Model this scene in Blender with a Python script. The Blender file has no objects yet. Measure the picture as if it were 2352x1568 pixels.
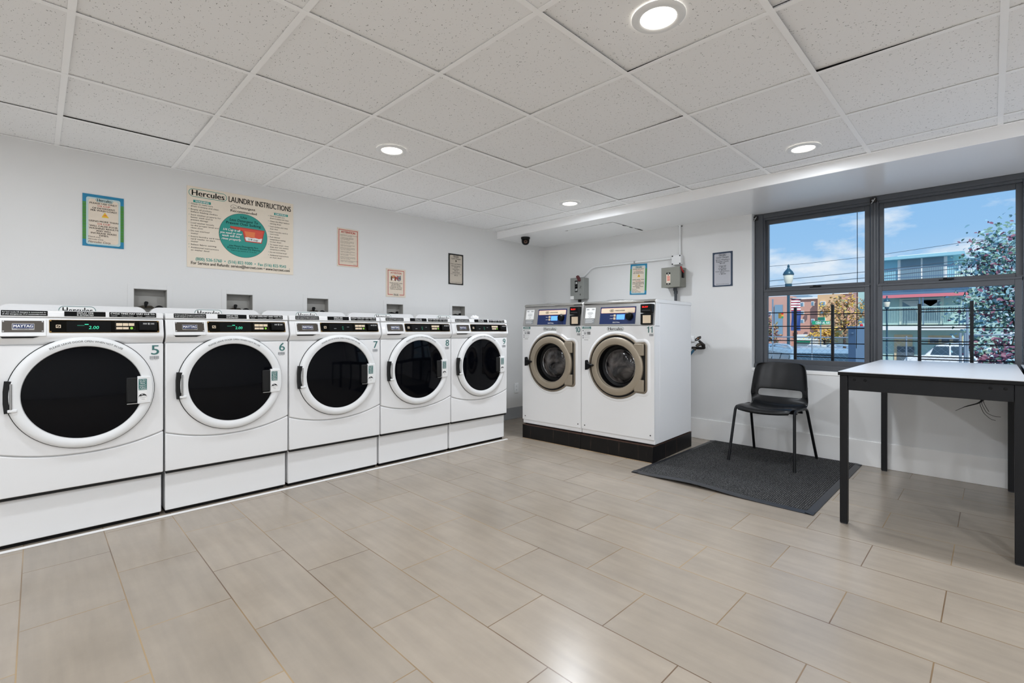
import bpy, bmesh, math, random
from mathutils import Matrix, Vector
import numpy as np
R = math.radians
S = bpy.context.scene
COL = S.collection

# ------------------------------------------------------------------ camera
FPX, YAW, CX, Y0, CH = 1098.0, R(45.05), 1180.0, 757.0, 1.105
HC = CH + 1.173            # ceiling height
XL, YB = -4.22, 4.78       # washer wall, window wall
cam = bpy.data.cameras.new('camera'); cam.sensor_width = 36.0
cam.lens = FPX / 2352 * 36.0
cam.shift_x = -(CX - 1176) / 2352; cam.shift_y = -(784 - Y0) / 2352
cam.clip_start = 0.02; cam.clip_end = 500
cam_o = bpy.data.objects.new('camera', cam); COL.objects.link(cam_o)
cam_o.location = (0, 0, CH); cam_o.rotation_euler = (R(90), 0, YAW)
S.camera = cam_o
S.view_settings.view_transform = 'Standard'
try: S.view_settings.look = 'None'
except Exception: pass
S.view_settings.gamma = 1.0; S.view_settings.use_curve_mapping = False
S.view_settings.exposure = 0.0
S.cycles.max_bounces = 11; S.cycles.diffuse_bounces = 9; S.cycles.transparent_max_bounces = 12

# ------------------------------------------------------------------ sky + sun
W = bpy.data.worlds.new('sky'); S.world = W; W.use_nodes = True
nt = W.node_tree; nt.nodes.clear()
def wn(t): return nt.nodes.new(t)
tc = wn('ShaderNodeTexCoord'); sep = wn('ShaderNodeSeparateXYZ'); nt.links.new(tc.outputs['Generated'], sep.inputs[0])
ramp = wn('ShaderNodeValToRGB'); nt.links.new(sep.outputs['Z'], ramp.inputs[0])
def lin(c):
    if isinstance(c, str): c = [int(c[i:i+2], 16) / 255 for i in (0, 2, 4)]
    return tuple((x / 12.92 if x <= .04045 else ((x + .055) / 1.055) ** 2.4) for x in c)
e = ramp.color_ramp.elements
e[0].position = 0.0; e[0].color = (*lin('c3def5'), 1); e[1].position = .5; e[1].color = (*lin('5fa4e6'), 1)
x = ramp.color_ramp.elements.new(.16); x.color = (*lin('98c6f1'), 1)
mp = wn('ShaderNodeMapping'); mp.inputs['Scale'].default_value = (3.2, 3.2, 8.0); mp.inputs['Location'].default_value = (1.35, .7, .4)
nt.links.new(tc.outputs['Generated'], mp.inputs[0])
nz = wn('ShaderNodeTexNoise'); nz.inputs['Scale'].default_value = 1.7; nz.inputs['Detail'].default_value = 7; nz.inputs['Roughness'].default_value = .56
nt.links.new(mp.outputs[0], nz.inputs['Vector'])
cr = wn('ShaderNodeValToRGB'); cr.color_ramp.elements[0].position = .5; cr.color_ramp.elements[1].position = .63
cr.color_ramp.elements[1].color = (.9, .9, .9, 1)
nt.links.new(nz.outputs['Fac'], cr.inputs[0])
mx = wn('ShaderNodeMix'); mx.data_type = 'RGBA'; nt.links.new(cr.outputs[0], mx.inputs['Factor']); nt.links.new(ramp.outputs[0], mx.inputs['A'])
mx.inputs['B'].default_value = (*lin('eef4fb'), 1)
bg = wn('ShaderNodeBackground'); bg.inputs[1].default_value = 1.0; nt.links.new(mx.outputs['Result'], bg.inputs[0])
wo = wn('ShaderNodeOutputWorld'); nt.links.new(bg.outputs[0], wo.inputs[0])
sun = bpy.data.lights.new('sun', 'SUN'); sun.energy = 3.3; sun.angle = R(.6); sun.color = (1, .95, .87)
sun_o = bpy.data.objects.new('sun', sun); COL.objects.link(sun_o)
sun_o.rotation_euler = (R(48), 0, R(38))      # shines towards +y, from behind the building
sun_o.location = (-8, -10, 12)
# watts of each ceiling downlight, by place: the added unseen ones fill the room and mostly burn brighter
LAMP_W = {(-.888, 1.655): 7.5, (-2.777, 1.645): 1.5, (-.866, 3.512): 5, (-2.775, 3.507): 9, (1.0, 1.655): 13, (1.0, 3.51): 10,
          (-.888, -.2): 6, (-2.777, -.2): 1.1, (1.0, -.2): 20, (-.888, -1.9): 13, (-2.777, -1.9): 2.5, (1.0, -1.9): 24}
LAMP_COL = (.91, .97, 1.05)

# ------------------------------------------------------------------ rays of the photograph's camera onto real planes
_fw = np.array([-math.sin(YAW), math.cos(YAW), 0]); _rt = np.array([math.cos(YAW), math.sin(YAW), 0]); _up = np.array([0, 0, 1.0])
_C = np.array([0, 0, CH])
def ray(px, py): return _fw + _rt * (px - CX) / FPX + _up * (Y0 - py) / FPX
def onX(px, py, x): r = ray(px, py); return _C + r * x / r[0]
def onY(px, py, y): r = ray(px, py); return _C + r * y / r[1]
def onZ(px, py, z): r = ray(px, py); return _C + r * (z - CH) / r[2]
def at(px, py, d): return _C + ray(px, py) * d

# ------------------------------------------------------------------ materials
M = {}
def mat(name, col, rough=.5, metal=0.0, emit=None, es=1.0, bump=0, bscale=40, var=0, vscale=6, coat=0, spec=.5, tr=0):
    if name in M: return M[name]
    m = bpy.data.materials.new(name); m.use_nodes = True
    n = m.node_tree.nodes; l = m.node_tree.links; b = n['Principled BSDF']
    c = lin(col) if isinstance(col, str) else col
    b.inputs['Base Color'].default_value = (*c, 1); b.inputs['Roughness'].default_value = rough; b.inputs['Metallic'].default_value = metal
    b.inputs['Specular IOR Level'].default_value = spec
    if coat: b.inputs['Coat Weight'].default_value = coat; b.inputs['Coat Roughness'].default_value = .08
    if emit:
        b.inputs['Emission Color'].default_value = (*lin(emit), 1); b.inputs['Emission Strength'].default_value = es
    if var or bump:
        t = n.new('ShaderNodeTexCoord')
    if var:
        z = n.new('ShaderNodeTexNoise'); z.inputs['Scale'].default_value = vscale; z.inputs['Detail'].default_value = 5
        l.new(t.outputs['Object'], z.inputs['Vector'])
        k = n.new('ShaderNodeMix'); k.data_type = 'RGBA'; l.new(z.outputs['Fac'], k.inputs['Factor'])
        k.inputs['A'].default_value = (*[q * (1 - var) for q in c], 1); k.inputs['B'].default_value = (*[min(1, q * (1 + var)) for q in c], 1)
        l.new(k.outputs['Result'], b.inputs['Base Color'])
    if bump:
        z = n.new('ShaderNodeTexNoise'); z.inputs['Scale'].default_value = bscale; z.inputs['Detail'].default_value = 3
        l.new(t.outputs['Object'], z.inputs['Vector'])
        u = n.new('ShaderNodeBump'); u.inputs['Strength'].default_value = bump; u.inputs['Distance'].default_value = .002
        l.new(z.outputs['Fac'], u.inputs['Height']); l.new(u.outputs[0], b.inputs['Normal'])
    M[name] = m
    return m

mat('wall_paint', 'e3e3e2', .42, bump=.15, bscale=60, var=.012, vscale=3)
mat('soffit_paint', 'f6f6f6', .22, bump=.06, bscale=25)
mat('trim_paint', 'f4f3f1', .38, bump=.1, bscale=30)
mat('grey_base', '9b9da0', .4)
mat('enamel', 'eeeeee', .22, var=.008, vscale=2, coat=.25)
mat('enamel2', 'f0f0f0', .3, var=.008, vscale=2)
mat('white_plastic', 'eceded', .33, var=.01)
mat('tee', 'fefefe', .45, var=.01)
mat('plenum_edge_shade', '0b0b0b', .9)
mat('black', '0a0a0b', .4, var=.2, spec=.22)
mat('gap', '050505', .7)
mat('black_gloss', '060605', .07, var=.2, spec=.2)
mat('door_glass', '05060a', .05, var=.25, vscale=4, spec=.14)
mat('black_metal', '121316', .42, spec=.3, var=.12, bump=.1, bscale=120)
mat('black_plastic', '141517', .27, spec=.4, bump=.12, bscale=200, var=.08)
mat('gold', 'a8874c', .3, .8)
mat('brown_plate', '4d4741', .35, .5)
mat('chrome', 'c4c4c4', .18, 1.0)
mat('steel', 'b9b9b8', .3, .85, bump=.05, bscale=300)
mat('steel_lid', 'c9c8c4', .22, .95)
mat('bronze', 'a29684', .4, .3, bump=.15, bscale=250)
mat('bronze_dark', '8a7f70', .4, .35)
mat('navy', '152a5c', .35, var=.05)
mat('cream', 'f0dcc0', .45, var=.02)
mat('pinkline', 'f0a8a0', .45)
mat('lcd', '5f9bff', .3, emit='5a96ff', es=.9)
mat('red_led', 'ff2a2a', .3, emit='ff2a20', es=1.6)
mat('green_led', '35c89a', .3, emit='35c89a', es=.75)
mat('green_led_dim', '1c6a52', .3, emit='1c6a52', es=.35)
mat('green_button', '8fd44a', .35, emit='7fc43a', es=.15)
mat('teal', '0c9488', .45, var=.03)
mat('teal_dark', '3f7370', .45)
mat('ink', '080808', .55, spec=.12)
mat('ink_soft', '2a2a2b', .5)
mat('white_ink', 'f2f2f0', .5)
mat('grey_ink', '8c8f92', .5)
mat('poster_cream', 'ebdfcd', .5, var=.02, vscale=4)
mat('paper_cream', 'e2d4c2', .55, var=.02)
mat('poster_blue', '0f7fa8', .45, var=.12, vscale=14)
mat('poster_green', '3f8a2c', .45, var=.2, vscale=30)
mat('poster_ice', 'bcd2d2', .45)
mat('red_ink', 'c43a30', .5)
mat('orange_red', 'd8482c', .45)
mat('orange', 'e8793c', .45)
mat('yellow', 'e9c22c', .5)
mat('frame_red', 'b8322a', .5)
mat('tan_fur', 'c9986a', .6); mat('brown_fur', '5b4334', .6); mat('grey_fur', '7c8288', .6)
mat('silver_paper', 'b9bac0', .45); mat('navy_border', '22364e', .45); mat('black_border', '14140f', .45); mat('taupe_paper', 'c2b7a8', .5)
mat('grey_box', '8d8f8b', .45, var=.05); mat('grey_box_warm', '84847a', .45, var=.05); mat('dark_conduit', '41454a', .4)
mat('maroon', '5a2528', .45); mat('red_handle', 'a8282a', .4)
mat('hose_blue', '1f5a78', .4); mat('brass_dark', '4a443a', .4, .6); mat('iron', '2a2624', .5, .5); mat('copper', 'a87850', .4, .7)
mat('lens_brown', '5a3c2c', .15)
mat('window_frame', '494c51', .38, var=.05, bump=.08, bscale=60)
mat('table_white', 'd9dadc', .3, var=.008)
mat('rubber', '303134', .42, var=.08)
mat('wire_black', '101012', .4)
mat('lamp_lens', 'ffffff', .4, emit='fff6ea', es=6.0)
mat('rust', '4a3226', .7, var=.3, vscale=30)
mat('tissue', 'f3f3f3', .7)
mat('mortar', 'a58a66', .85, var=.3, vscale=40)
mat('box_inside', 'a9a7a2', .6, var=.05)

def nodes_of(m):
    return m.node_tree.nodes, m.node_tree.links, m.node_tree.nodes['Principled BSDF']
def mixn(n, a, b, fac=None, blend='MIX'):
    k = n.new('ShaderNodeMix'); k.data_type = 'RGBA'; k.blend_type = blend
    k.inputs['A'].default_value = (*a, 1); k.inputs['B'].default_value = (*b, 1)
    return k

def floor_material():
    m = bpy.data.materials.new('floor_tile'); m.use_nodes = True; n, l, b = nodes_of(m)
    g = n.new('ShaderNodeNewGeometry')
    sub = n.new('ShaderNodeVectorMath'); sub.operation = 'SUBTRACT'; sub.inputs[1].default_value = (-.138, .2613, 0)
    l.new(g.outputs['Position'], sub.inputs[0])
    br = n.new('ShaderNodeTexBrick'); br.offset = .5; br.offset_frequency = 2; br.squash = 1
    br.inputs['Scale'].default_value = 1; br.inputs['Mortar Size'].default_value = .0022; br.inputs['Mortar Smooth'].default_value = .1
    br.inputs['Bias'].default_value = 0; br.inputs['Brick Width'].default_value = .594; br.inputs['Row Height'].default_value = .3083
    br.inputs['Color1'].default_value = (*lin('a89c8d'), 1); br.inputs['Color2'].default_value = (*lin('9f9486'), 1)
    l.new(sub.outputs[0], br.inputs['Vector'])
    # streaks along the tile and cloudy stains
    mp = n.new('ShaderNodeMapping'); mp.inputs['Scale'].default_value = (1.6, 14, 1); l.new(g.outputs['Position'], mp.inputs[0])
    z = n.new('ShaderNodeTexNoise'); z.inputs['Scale'].default_value = 1.6; z.inputs['Detail'].default_value = 6; l.new(mp.outputs[0], z.inputs['Vector'])
    r1 = n.new('ShaderNodeValToRGB'); r1.color_ramp.elements[0].position = .3; r1.color_ramp.elements[0].color = (.92, .92, .925, 1)
    r1.color_ramp.elements[1].position = .7; r1.color_ramp.elements[1].color = (1.05, 1.045, 1.035, 1); l.new(z.outputs['Fac'], r1.inputs[0])
    z2 = n.new('ShaderNodeTexNoise'); z2.inputs['Scale'].default_value = 3.1; z2.inputs['Detail'].default_value = 8; z2.inputs['Roughness'].default_value = .65
    l.new(g.outputs['Position'], z2.inputs['Vector'])
    r2 = n.new('ShaderNodeValToRGB'); r2.color_ramp.elements[0].position = .3; r2.color_ramp.elements[0].color = (.9, .9, .9, 1)
    r2.color_ramp.elements[1].position = .72; r2.color_ramp.elements[1].color = (1.06, 1.06, 1.06, 1); l.new(z2.outputs['Fac'], r2.inputs[0])
    a = mixn(n, (1, 1, 1), (1, 1, 1), blend='MULTIPLY'); a.inputs['Factor'].default_value = 1
    l.new(br.outputs['Color'], a.inputs['A']); l.new(r1.outputs[0], a.inputs['B'])
    a2 = mixn(n, (1, 1, 1), (1, 1, 1), blend='MULTIPLY'); a2.inputs['Factor'].default_value = 1
    l.new(a.outputs['Result'], a2.inputs['A']); l.new(r2.outputs[0], a2.inputs['B'])
    # grout: pale tan with dirtier stretches
    z3 = n.new('ShaderNodeTexNoise'); z3.inputs['Scale'].default_value = 1.1; l.new(g.outputs['Position'], z3.inputs['Vector'])
    gr = n.new('ShaderNodeValToRGB'); gr.color_ramp.elements[0].position = .4; gr.color_ramp.elements[0].color = (*lin('6e5a48'), 1)
    gr.color_ramp.elements[1].position = .6; gr.color_ramp.elements[1].color = (*lin('a88f6c'), 1); l.new(z3.outputs['Fac'], gr.inputs[0])
    mm = mixn(n, (1, 1, 1), (1, 1, 1)); l.new(br.outputs['Fac'], mm.inputs['Factor']); l.new(a2.outputs['Result'], mm.inputs['A']); l.new(gr.outputs[0], mm.inputs['B'])
    l.new(mm.outputs['Result'], b.inputs['Base Color'])
    rr = n.new('ShaderNodeMapRange'); rr.inputs['To Min'].default_value = .2; rr.inputs['To Max'].default_value = .3; l.new(z2.outputs['Fac'], rr.inputs['Value'])
    l.new(rr.outputs[0], b.inputs['Roughness']); b.inputs['Specular IOR Level'].default_value = .5
    bu = n.new('ShaderNodeBump'); bu.inputs['Strength'].default_value = .5; bu.inputs['Distance'].default_value = .0015; bu.invert = True
    l.new(br.outputs['Fac'], bu.inputs['Height']); l.new(bu.outputs[0], b.inputs['Normal'])
    M['floor_tile'] = m
floor_material()

def acoustic():
    m = bpy.data.materials.new('acoustic_tile'); m.use_nodes = True; n, l, b = nodes_of(m)
    g = n.new('ShaderNodeNewGeometry')
    d = n.new('ShaderNodeTexNoise'); d.inputs['Scale'].default_value = 25; l.new(g.outputs['Position'], d.inputs['Vector'])
    sc = n.new('ShaderNodeVectorMath'); sc.operation = 'MULTIPLY_ADD'; sc.inputs[1].default_value = (.03, .03, .03); l.new(d.outputs['Color'], sc.inputs[0]); l.new(g.outputs['Position'], sc.inputs[2])
    mp = n.new('ShaderNodeMapping'); mp.inputs['Scale'].default_value = (1, 1.7, 1); mp.inputs['Rotation'].default_value = (0, 0, .5); l.new(sc.outputs[0], mp.inputs[0])
    v = n.new('ShaderNodeTexVoronoi'); v.inputs['Scale'].default_value = 88; l.new(mp.outputs[0], v.inputs['Vector'])
    z = n.new('ShaderNodeTexNoise'); z.inputs['Scale'].default_value = 60; z.inputs['Detail'].default_value = 2; l.new(g.outputs['Position'], z.inputs['Vector'])
    th = n.new('ShaderNodeMapRange'); th.inputs['From Min'].default_value = .44; th.inputs['From Max'].default_value = .66; th.inputs['To Min'].default_value = .02; th.inputs['To Max'].default_value = .28
    l.new(z.outputs['Fac'], th.inputs['Value'])
    lt = n.new('ShaderNodeMath'); lt.operation = 'LESS_THAN'; l.new(v.outputs['Distance'], lt.inputs[0]); l.new(th.outputs[0], lt.inputs[1])
    mm = mixn(n, lin('f4f4f4'), lin('8f8f8e')); l.new(lt.outputs[0], mm.inputs['Factor'])
    l.new(mm.outputs['Result'], b.inputs['Base Color']); b.inputs['Roughness'].default_value = .85; b.inputs['Specular IOR Level'].default_value = .2
    M['acoustic_tile'] = m
acoustic()

def carpet():
    m = bpy.data.materials.new('carpet_pile'); m.use_nodes = True; n, l, b = nodes_of(m)
    g = n.new('ShaderNodeNewGeometry')
    w = n.new('ShaderNodeTexWave'); w.wave_type = 'BANDS'; w.bands_direction = 'X'; w.inputs['Scale'].default_value = 26; w.inputs['Distortion'].default_value = .5; w.inputs['Detail Scale'].default_value = 30
    l.new(g.outputs['Position'], w.inputs['Vector'])
    mp = n.new('ShaderNodeMapping'); mp.inputs['Scale'].default_value = (1, .45, 1); l.new(g.outputs['Position'], mp.inputs[0])
    z = n.new('ShaderNodeTexNoise'); z.inputs['Scale'].default_value = 230; z.inputs['Detail'].default_value = 3; l.new(mp.outputs[0], z.inputs['Vector'])
    r = n.new('ShaderNodeValToRGB'); r.color_ramp.elements[0].position = .38; r.color_ramp.elements[0].color = (*lin('161617'), 1)
    r.color_ramp.elements[1].position = .68; r.color_ramp.elements[1].color = (*lin('787877'), 1); l.new(z.outputs['Fac'], r.inputs[0])
    k = mixn(n, (.3, .3, .3), (1.2, 1.2, 1.2)); l.new(w.outputs['Fac'], k.inputs['Factor'])
    a = mixn(n, (1, 1, 1), (1, 1, 1), blend='MULTIPLY'); a.inputs['Factor'].default_value = 1; l.new(r.outputs[0], a.inputs['A']); l.new(k.outputs['Result'], a.inputs['B'])
    l.new(a.outputs['Result'], b.inputs['Base Color']); b.inputs['Roughness'].default_value = .95; b.inputs['Specular IOR Level'].default_value = .15
    u = n.new('ShaderNodeBump'); u.inputs['Strength'].default_value = .9; u.inputs['Distance'].default_value = .004; l.new(w.outputs['Fac'], u.inputs['Height']); l.new(u.outputs[0], b.inputs['Normal'])
    M['carpet_pile'] = m
carpet()

def plinth_material():
    m = mat('plinth', '0d0b0b', .42, bump=.3, bscale=40, spec=.3); n, l, b = nodes_of(m); t = n.new('ShaderNodeTexCoord')
    mp = n.new('ShaderNodeMapping'); mp.inputs['Scale'].default_value = (38, 38, 3); l.new(t.outputs['Object'], mp.inputs[0])
    z = n.new('ShaderNodeTexNoise'); z.inputs['Scale'].default_value = 1; z.inputs['Detail'].default_value = 4; l.new(mp.outputs[0], z.inputs['Vector'])
    r = n.new('ShaderNodeValToRGB'); r.color_ramp.elements[0].position = .62; r.color_ramp.elements[0].color = (*lin('0d0b0b'), 1); r.color_ramp.elements[1].position = .8; r.color_ramp.elements[1].color = (*lin('45382f'), 1)
    l.new(z.outputs['Fac'], r.inputs[0]); l.new(r.outputs[0], b.inputs['Base Color'])
plinth_material()

def glass():
    m = bpy.data.materials.new('window_glass'); m.use_nodes = True; n = m.node_tree.nodes; l = m.node_tree.links; n.clear()
    t = n.new('ShaderNodeBsdfTransparent'); t.inputs[0].default_value = (.97, .985, .99, 1)
    g = n.new('ShaderNodeBsdfGlossy'); g.inputs['Roughness'].default_value = .01
    f = n.new('ShaderNodeFresnel'); f.inputs[0].default_value = 1.45
    k = n.new('ShaderNodeMath'); k.operation = 'MULTIPLY'; k.inputs[1].default_value = .006; l.new(f.outputs[0], k.inputs[0])
    x = n.new('ShaderNodeMixShader'); l.new(k.outputs[0], x.inputs[0]); l.new(t.outputs[0], x.inputs[1]); l.new(g.outputs[0], x.inputs[2])
    o = n.new('ShaderNodeOutputMaterial'); l.new(x.outputs[0], o.inputs[0]); M['window_glass'] = m
glass()

def drum_glass():
    m = bpy.data.materials.new('drum_glass'); m.use_nodes = True; n, l, b = nodes_of(m)
    t = n.new('ShaderNodeTexCoord'); z = n.new('ShaderNodeTexNoise'); z.inputs['Scale'].default_value = 7; z.inputs['Detail'].default_value = 3; z.inputs['Distortion'].default_value = .8
    l.new(t.outputs['Object'], z.inputs['Vector'])
    r = n.new('ShaderNodeValToRGB'); r.color_ramp.elements[0].position = .38; r.color_ramp.elements[0].color = (*lin('1c1b1c'), 1)
    r.color_ramp.elements[1].position = .68; r.color_ramp.elements[1].color = (*lin('6d6764'), 1); l.new(z.outputs['Fac'], r.inputs[0])
    l.new(r.outputs[0], b.inputs['Base Color']); b.inputs['Roughness'].default_value = .12; M['drum_glass'] = m
drum_glass()

# ------------------------------------------------------------------ mesh building
class G:
    def __init__(s, mats): s.v = []; s.f = []; s.m = []; s.mats = mats; s.ix = {k: i for i, k in enumerate(mats)}
    def mi(s, m):
        if m is None: return 0
        if m not in s.ix: s.ix[m] = len(s.mats); s.mats.append(m)
        return s.ix[m]
    def add(s, vs, fs, m=None):
        o = len(s.v); s.v += [tuple(map(float, v)) for v in vs]; k = s.mi(m)
        for f in fs: s.f.append([i + o for i in f]); s.m.append(k)
        return o
    def box(s, x0, x1, y0, y1, z0, z1, m=None):
        s.add([(x, y, z) for x in (x0, x1) for y in (y0, y1) for z in (z0, z1)],
              [(0, 1, 3, 2), (4, 6, 7, 5), (0, 4, 5, 1), (2, 3, 7, 6), (0, 2, 6, 4), (1, 5, 7, 3)], m); return s
    def ext(s, poly, plane, a, b, m=None):
        n = len(poly)
        def P(u, w, t): return {'xz': (u, t, w), 'yz': (t, u, w), 'xy': (u, w, t)}[plane]
        vs = [P(u, w, a) for u, w in poly] + [P(u, w, b) for u, w in poly]
        fs = [tuple(range(n)), tuple(range(n, 2 * n))] + [(i, (i + 1) % n, n + (i + 1) % n, n + i) for i in range(n)]
        s.add(vs, fs, m); return s
    def lathe(s, prof, c, axis='y', n=40, m=None, sx=1, sz=1):
        """prof: (radius, offset along axis)"""
        vs = []; fs = []; rings = []
        def P(r, d, a):
            u, w = r * math.cos(a) * sx, r * math.sin(a) * sz
            return {'y': (c[0] + u, c[1] + d, c[2] + w), 'z': (c[0] + u, c[1] + w, c[2] + d), 'x': (c[0] + d, c[1] + u, c[2] + w)}[axis]
        for r, d in prof:
            if r < 1e-6: vs.append(P(0, d, 0)); rings.append([len(vs) - 1])
            else:
                rings.append(list(range(len(vs), len(vs) + n))); vs += [P(r, d, 2 * math.pi * i / n) for i in range(n)]
        for A, B in zip(rings, rings[1:]):
            for i in range(n):
                j = (i + 1) % n
                if len(A) == 1 and len(B) == 1: break
                if len(A) == 1: fs.append((A[0], B[i], B[j]))
                elif len(B) == 1: fs.append((A[i], A[j], B[0]))
                else: fs.append((A[i], A[j], B[j], B[i]))
        s.add(vs, fs, m); return s
    def tube(s, path, r, n=8, m=None, cap=True):
        path = [Vector(p) for p in path]; rr = r if isinstance(r, (list, tuple)) else [r] * len(path)
        vs = []; fs = []; up = None
        for i, p in enumerate(path):
            d = (path[min(i + 1, len(path) - 1)] - path[max(i - 1, 0)]).normalized()
            if up is None: up = d.orthogonal().normalized()
            up = (up - d * up.dot(d)); up = up.normalized() if up.length > 1e-6 else d.orthogonal().normalized()
            q = d.cross(up)
            vs += [p + rr[i] * (up * math.cos(2 * math.pi * k / n) + q * math.sin(2 * math.pi * k / n)) for k in range(n)]
        for i in range(len(path) - 1):
            for k in range(n): fs.append((i * n + k, i * n + (k + 1) % n, (i + 1) * n + (k + 1) % n, (i + 1) * n + k))
        if cap: fs += [tuple(range(n)), tuple(range((len(path) - 1) * n, len(path) * n))]
        s.add(vs, fs, m); return s
    def cyl(s, c, r, d0, d1, axis='y', n=20, m=None): return s.lathe([(0, d0), (r, d0), (r, d1), (0, d1)], c, axis, n, m)
    def grid(s, P, m=None):
        nr, nc = len(P), len(P[0]); s.add([p for row in P for p in row], [(i * nc + j, i * nc + j + 1, (i + 1) * nc + j + 1, (i + 1) * nc + j) for i in range(nr - 1) for j in range(nc - 1)], m); return s
    def mesh(s, name, sharp=38, recalc=True):
        me = bpy.data.meshes.new(name); me.from_pydata(s.v, [], s.f)
        for k in s.mats: me.materials.append(M[k])
        me.polygons.foreach_set('material_index', s.m)
        if recalc:
            b = bmesh.new(); b.from_mesh(me); bmesh.ops.recalc_face_normals(b, faces=b.faces); b.to_mesh(me); b.free()
        me.polygons.foreach_set('use_smooth', [True] * len(me.polygons))
        try: me.set_sharp_from_angle(angle=R(sharp))
        except Exception: pass
        me.update(); return me
    def build(s, name, parent=None, bevel=0, loc=None, rotz=0, sharp=38, recalc=True, seg=2):
        o = bpy.data.objects.new(name, s.mesh(name, sharp, recalc)); COL.objects.link(o)
        if parent: o.parent = parent
        if loc is not None: o.location = loc
        if rotz: o.rotation_euler[2] = rotz
        if bevel:
            b = o.modifiers.new('bevel', 'BEVEL'); b.width = bevel; b.segments = seg; b.limit_method = 'ANGLE'; b.angle_limit = R(40)
        return o

def g(*mats): return G(list(mats))
def thing(name, label, cat, loc=(0, 0, 0), rotz=0, group=None):
    o = bpy.data.objects.new(name, None); COL.objects.link(o); o.location = loc; o.rotation_euler = (0, 0, rotz)
    o.empty_display_size = .1
    return tag(o, label, cat, group)
def tag(o, label, cat, group=None):
    o['label'] = label; o['category'] = cat
    if group: o['group'] = group
    return o
def struct(o, kind='structure'): o['kind'] = kind; return o
def copy_tree(o, parent=None):
    c = o.copy(); COL.objects.link(c); c.parent = parent
    for ch in list(o.children): copy_tree(ch, c)
    return c

# ------------------------------------------------------------------ lettering
_tc = {}
def tgeo(s, bold=0.0, shear=0.0):
    k = (s, bold, shear)
    if k in _tc: return _tc[k]
    c = bpy.data.curves.new('lettering', 'FONT'); c.body = s; c.size = 1; c.resolution_u = 3; c.shear = shear
    o = bpy.data.objects.new('lettering', c); me = bpy.data.meshes.new_from_object(o)
    v = np.array([p.co[:2] for p in me.vertices] or [(0, 0)]); f = [tuple(p.vertices) for p in me.polygons]
    bpy.data.objects.remove(o); bpy.data.curves.remove(c); bpy.data.meshes.remove(me)
    _tc[k] = (v, f); return _tc[k]

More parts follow.
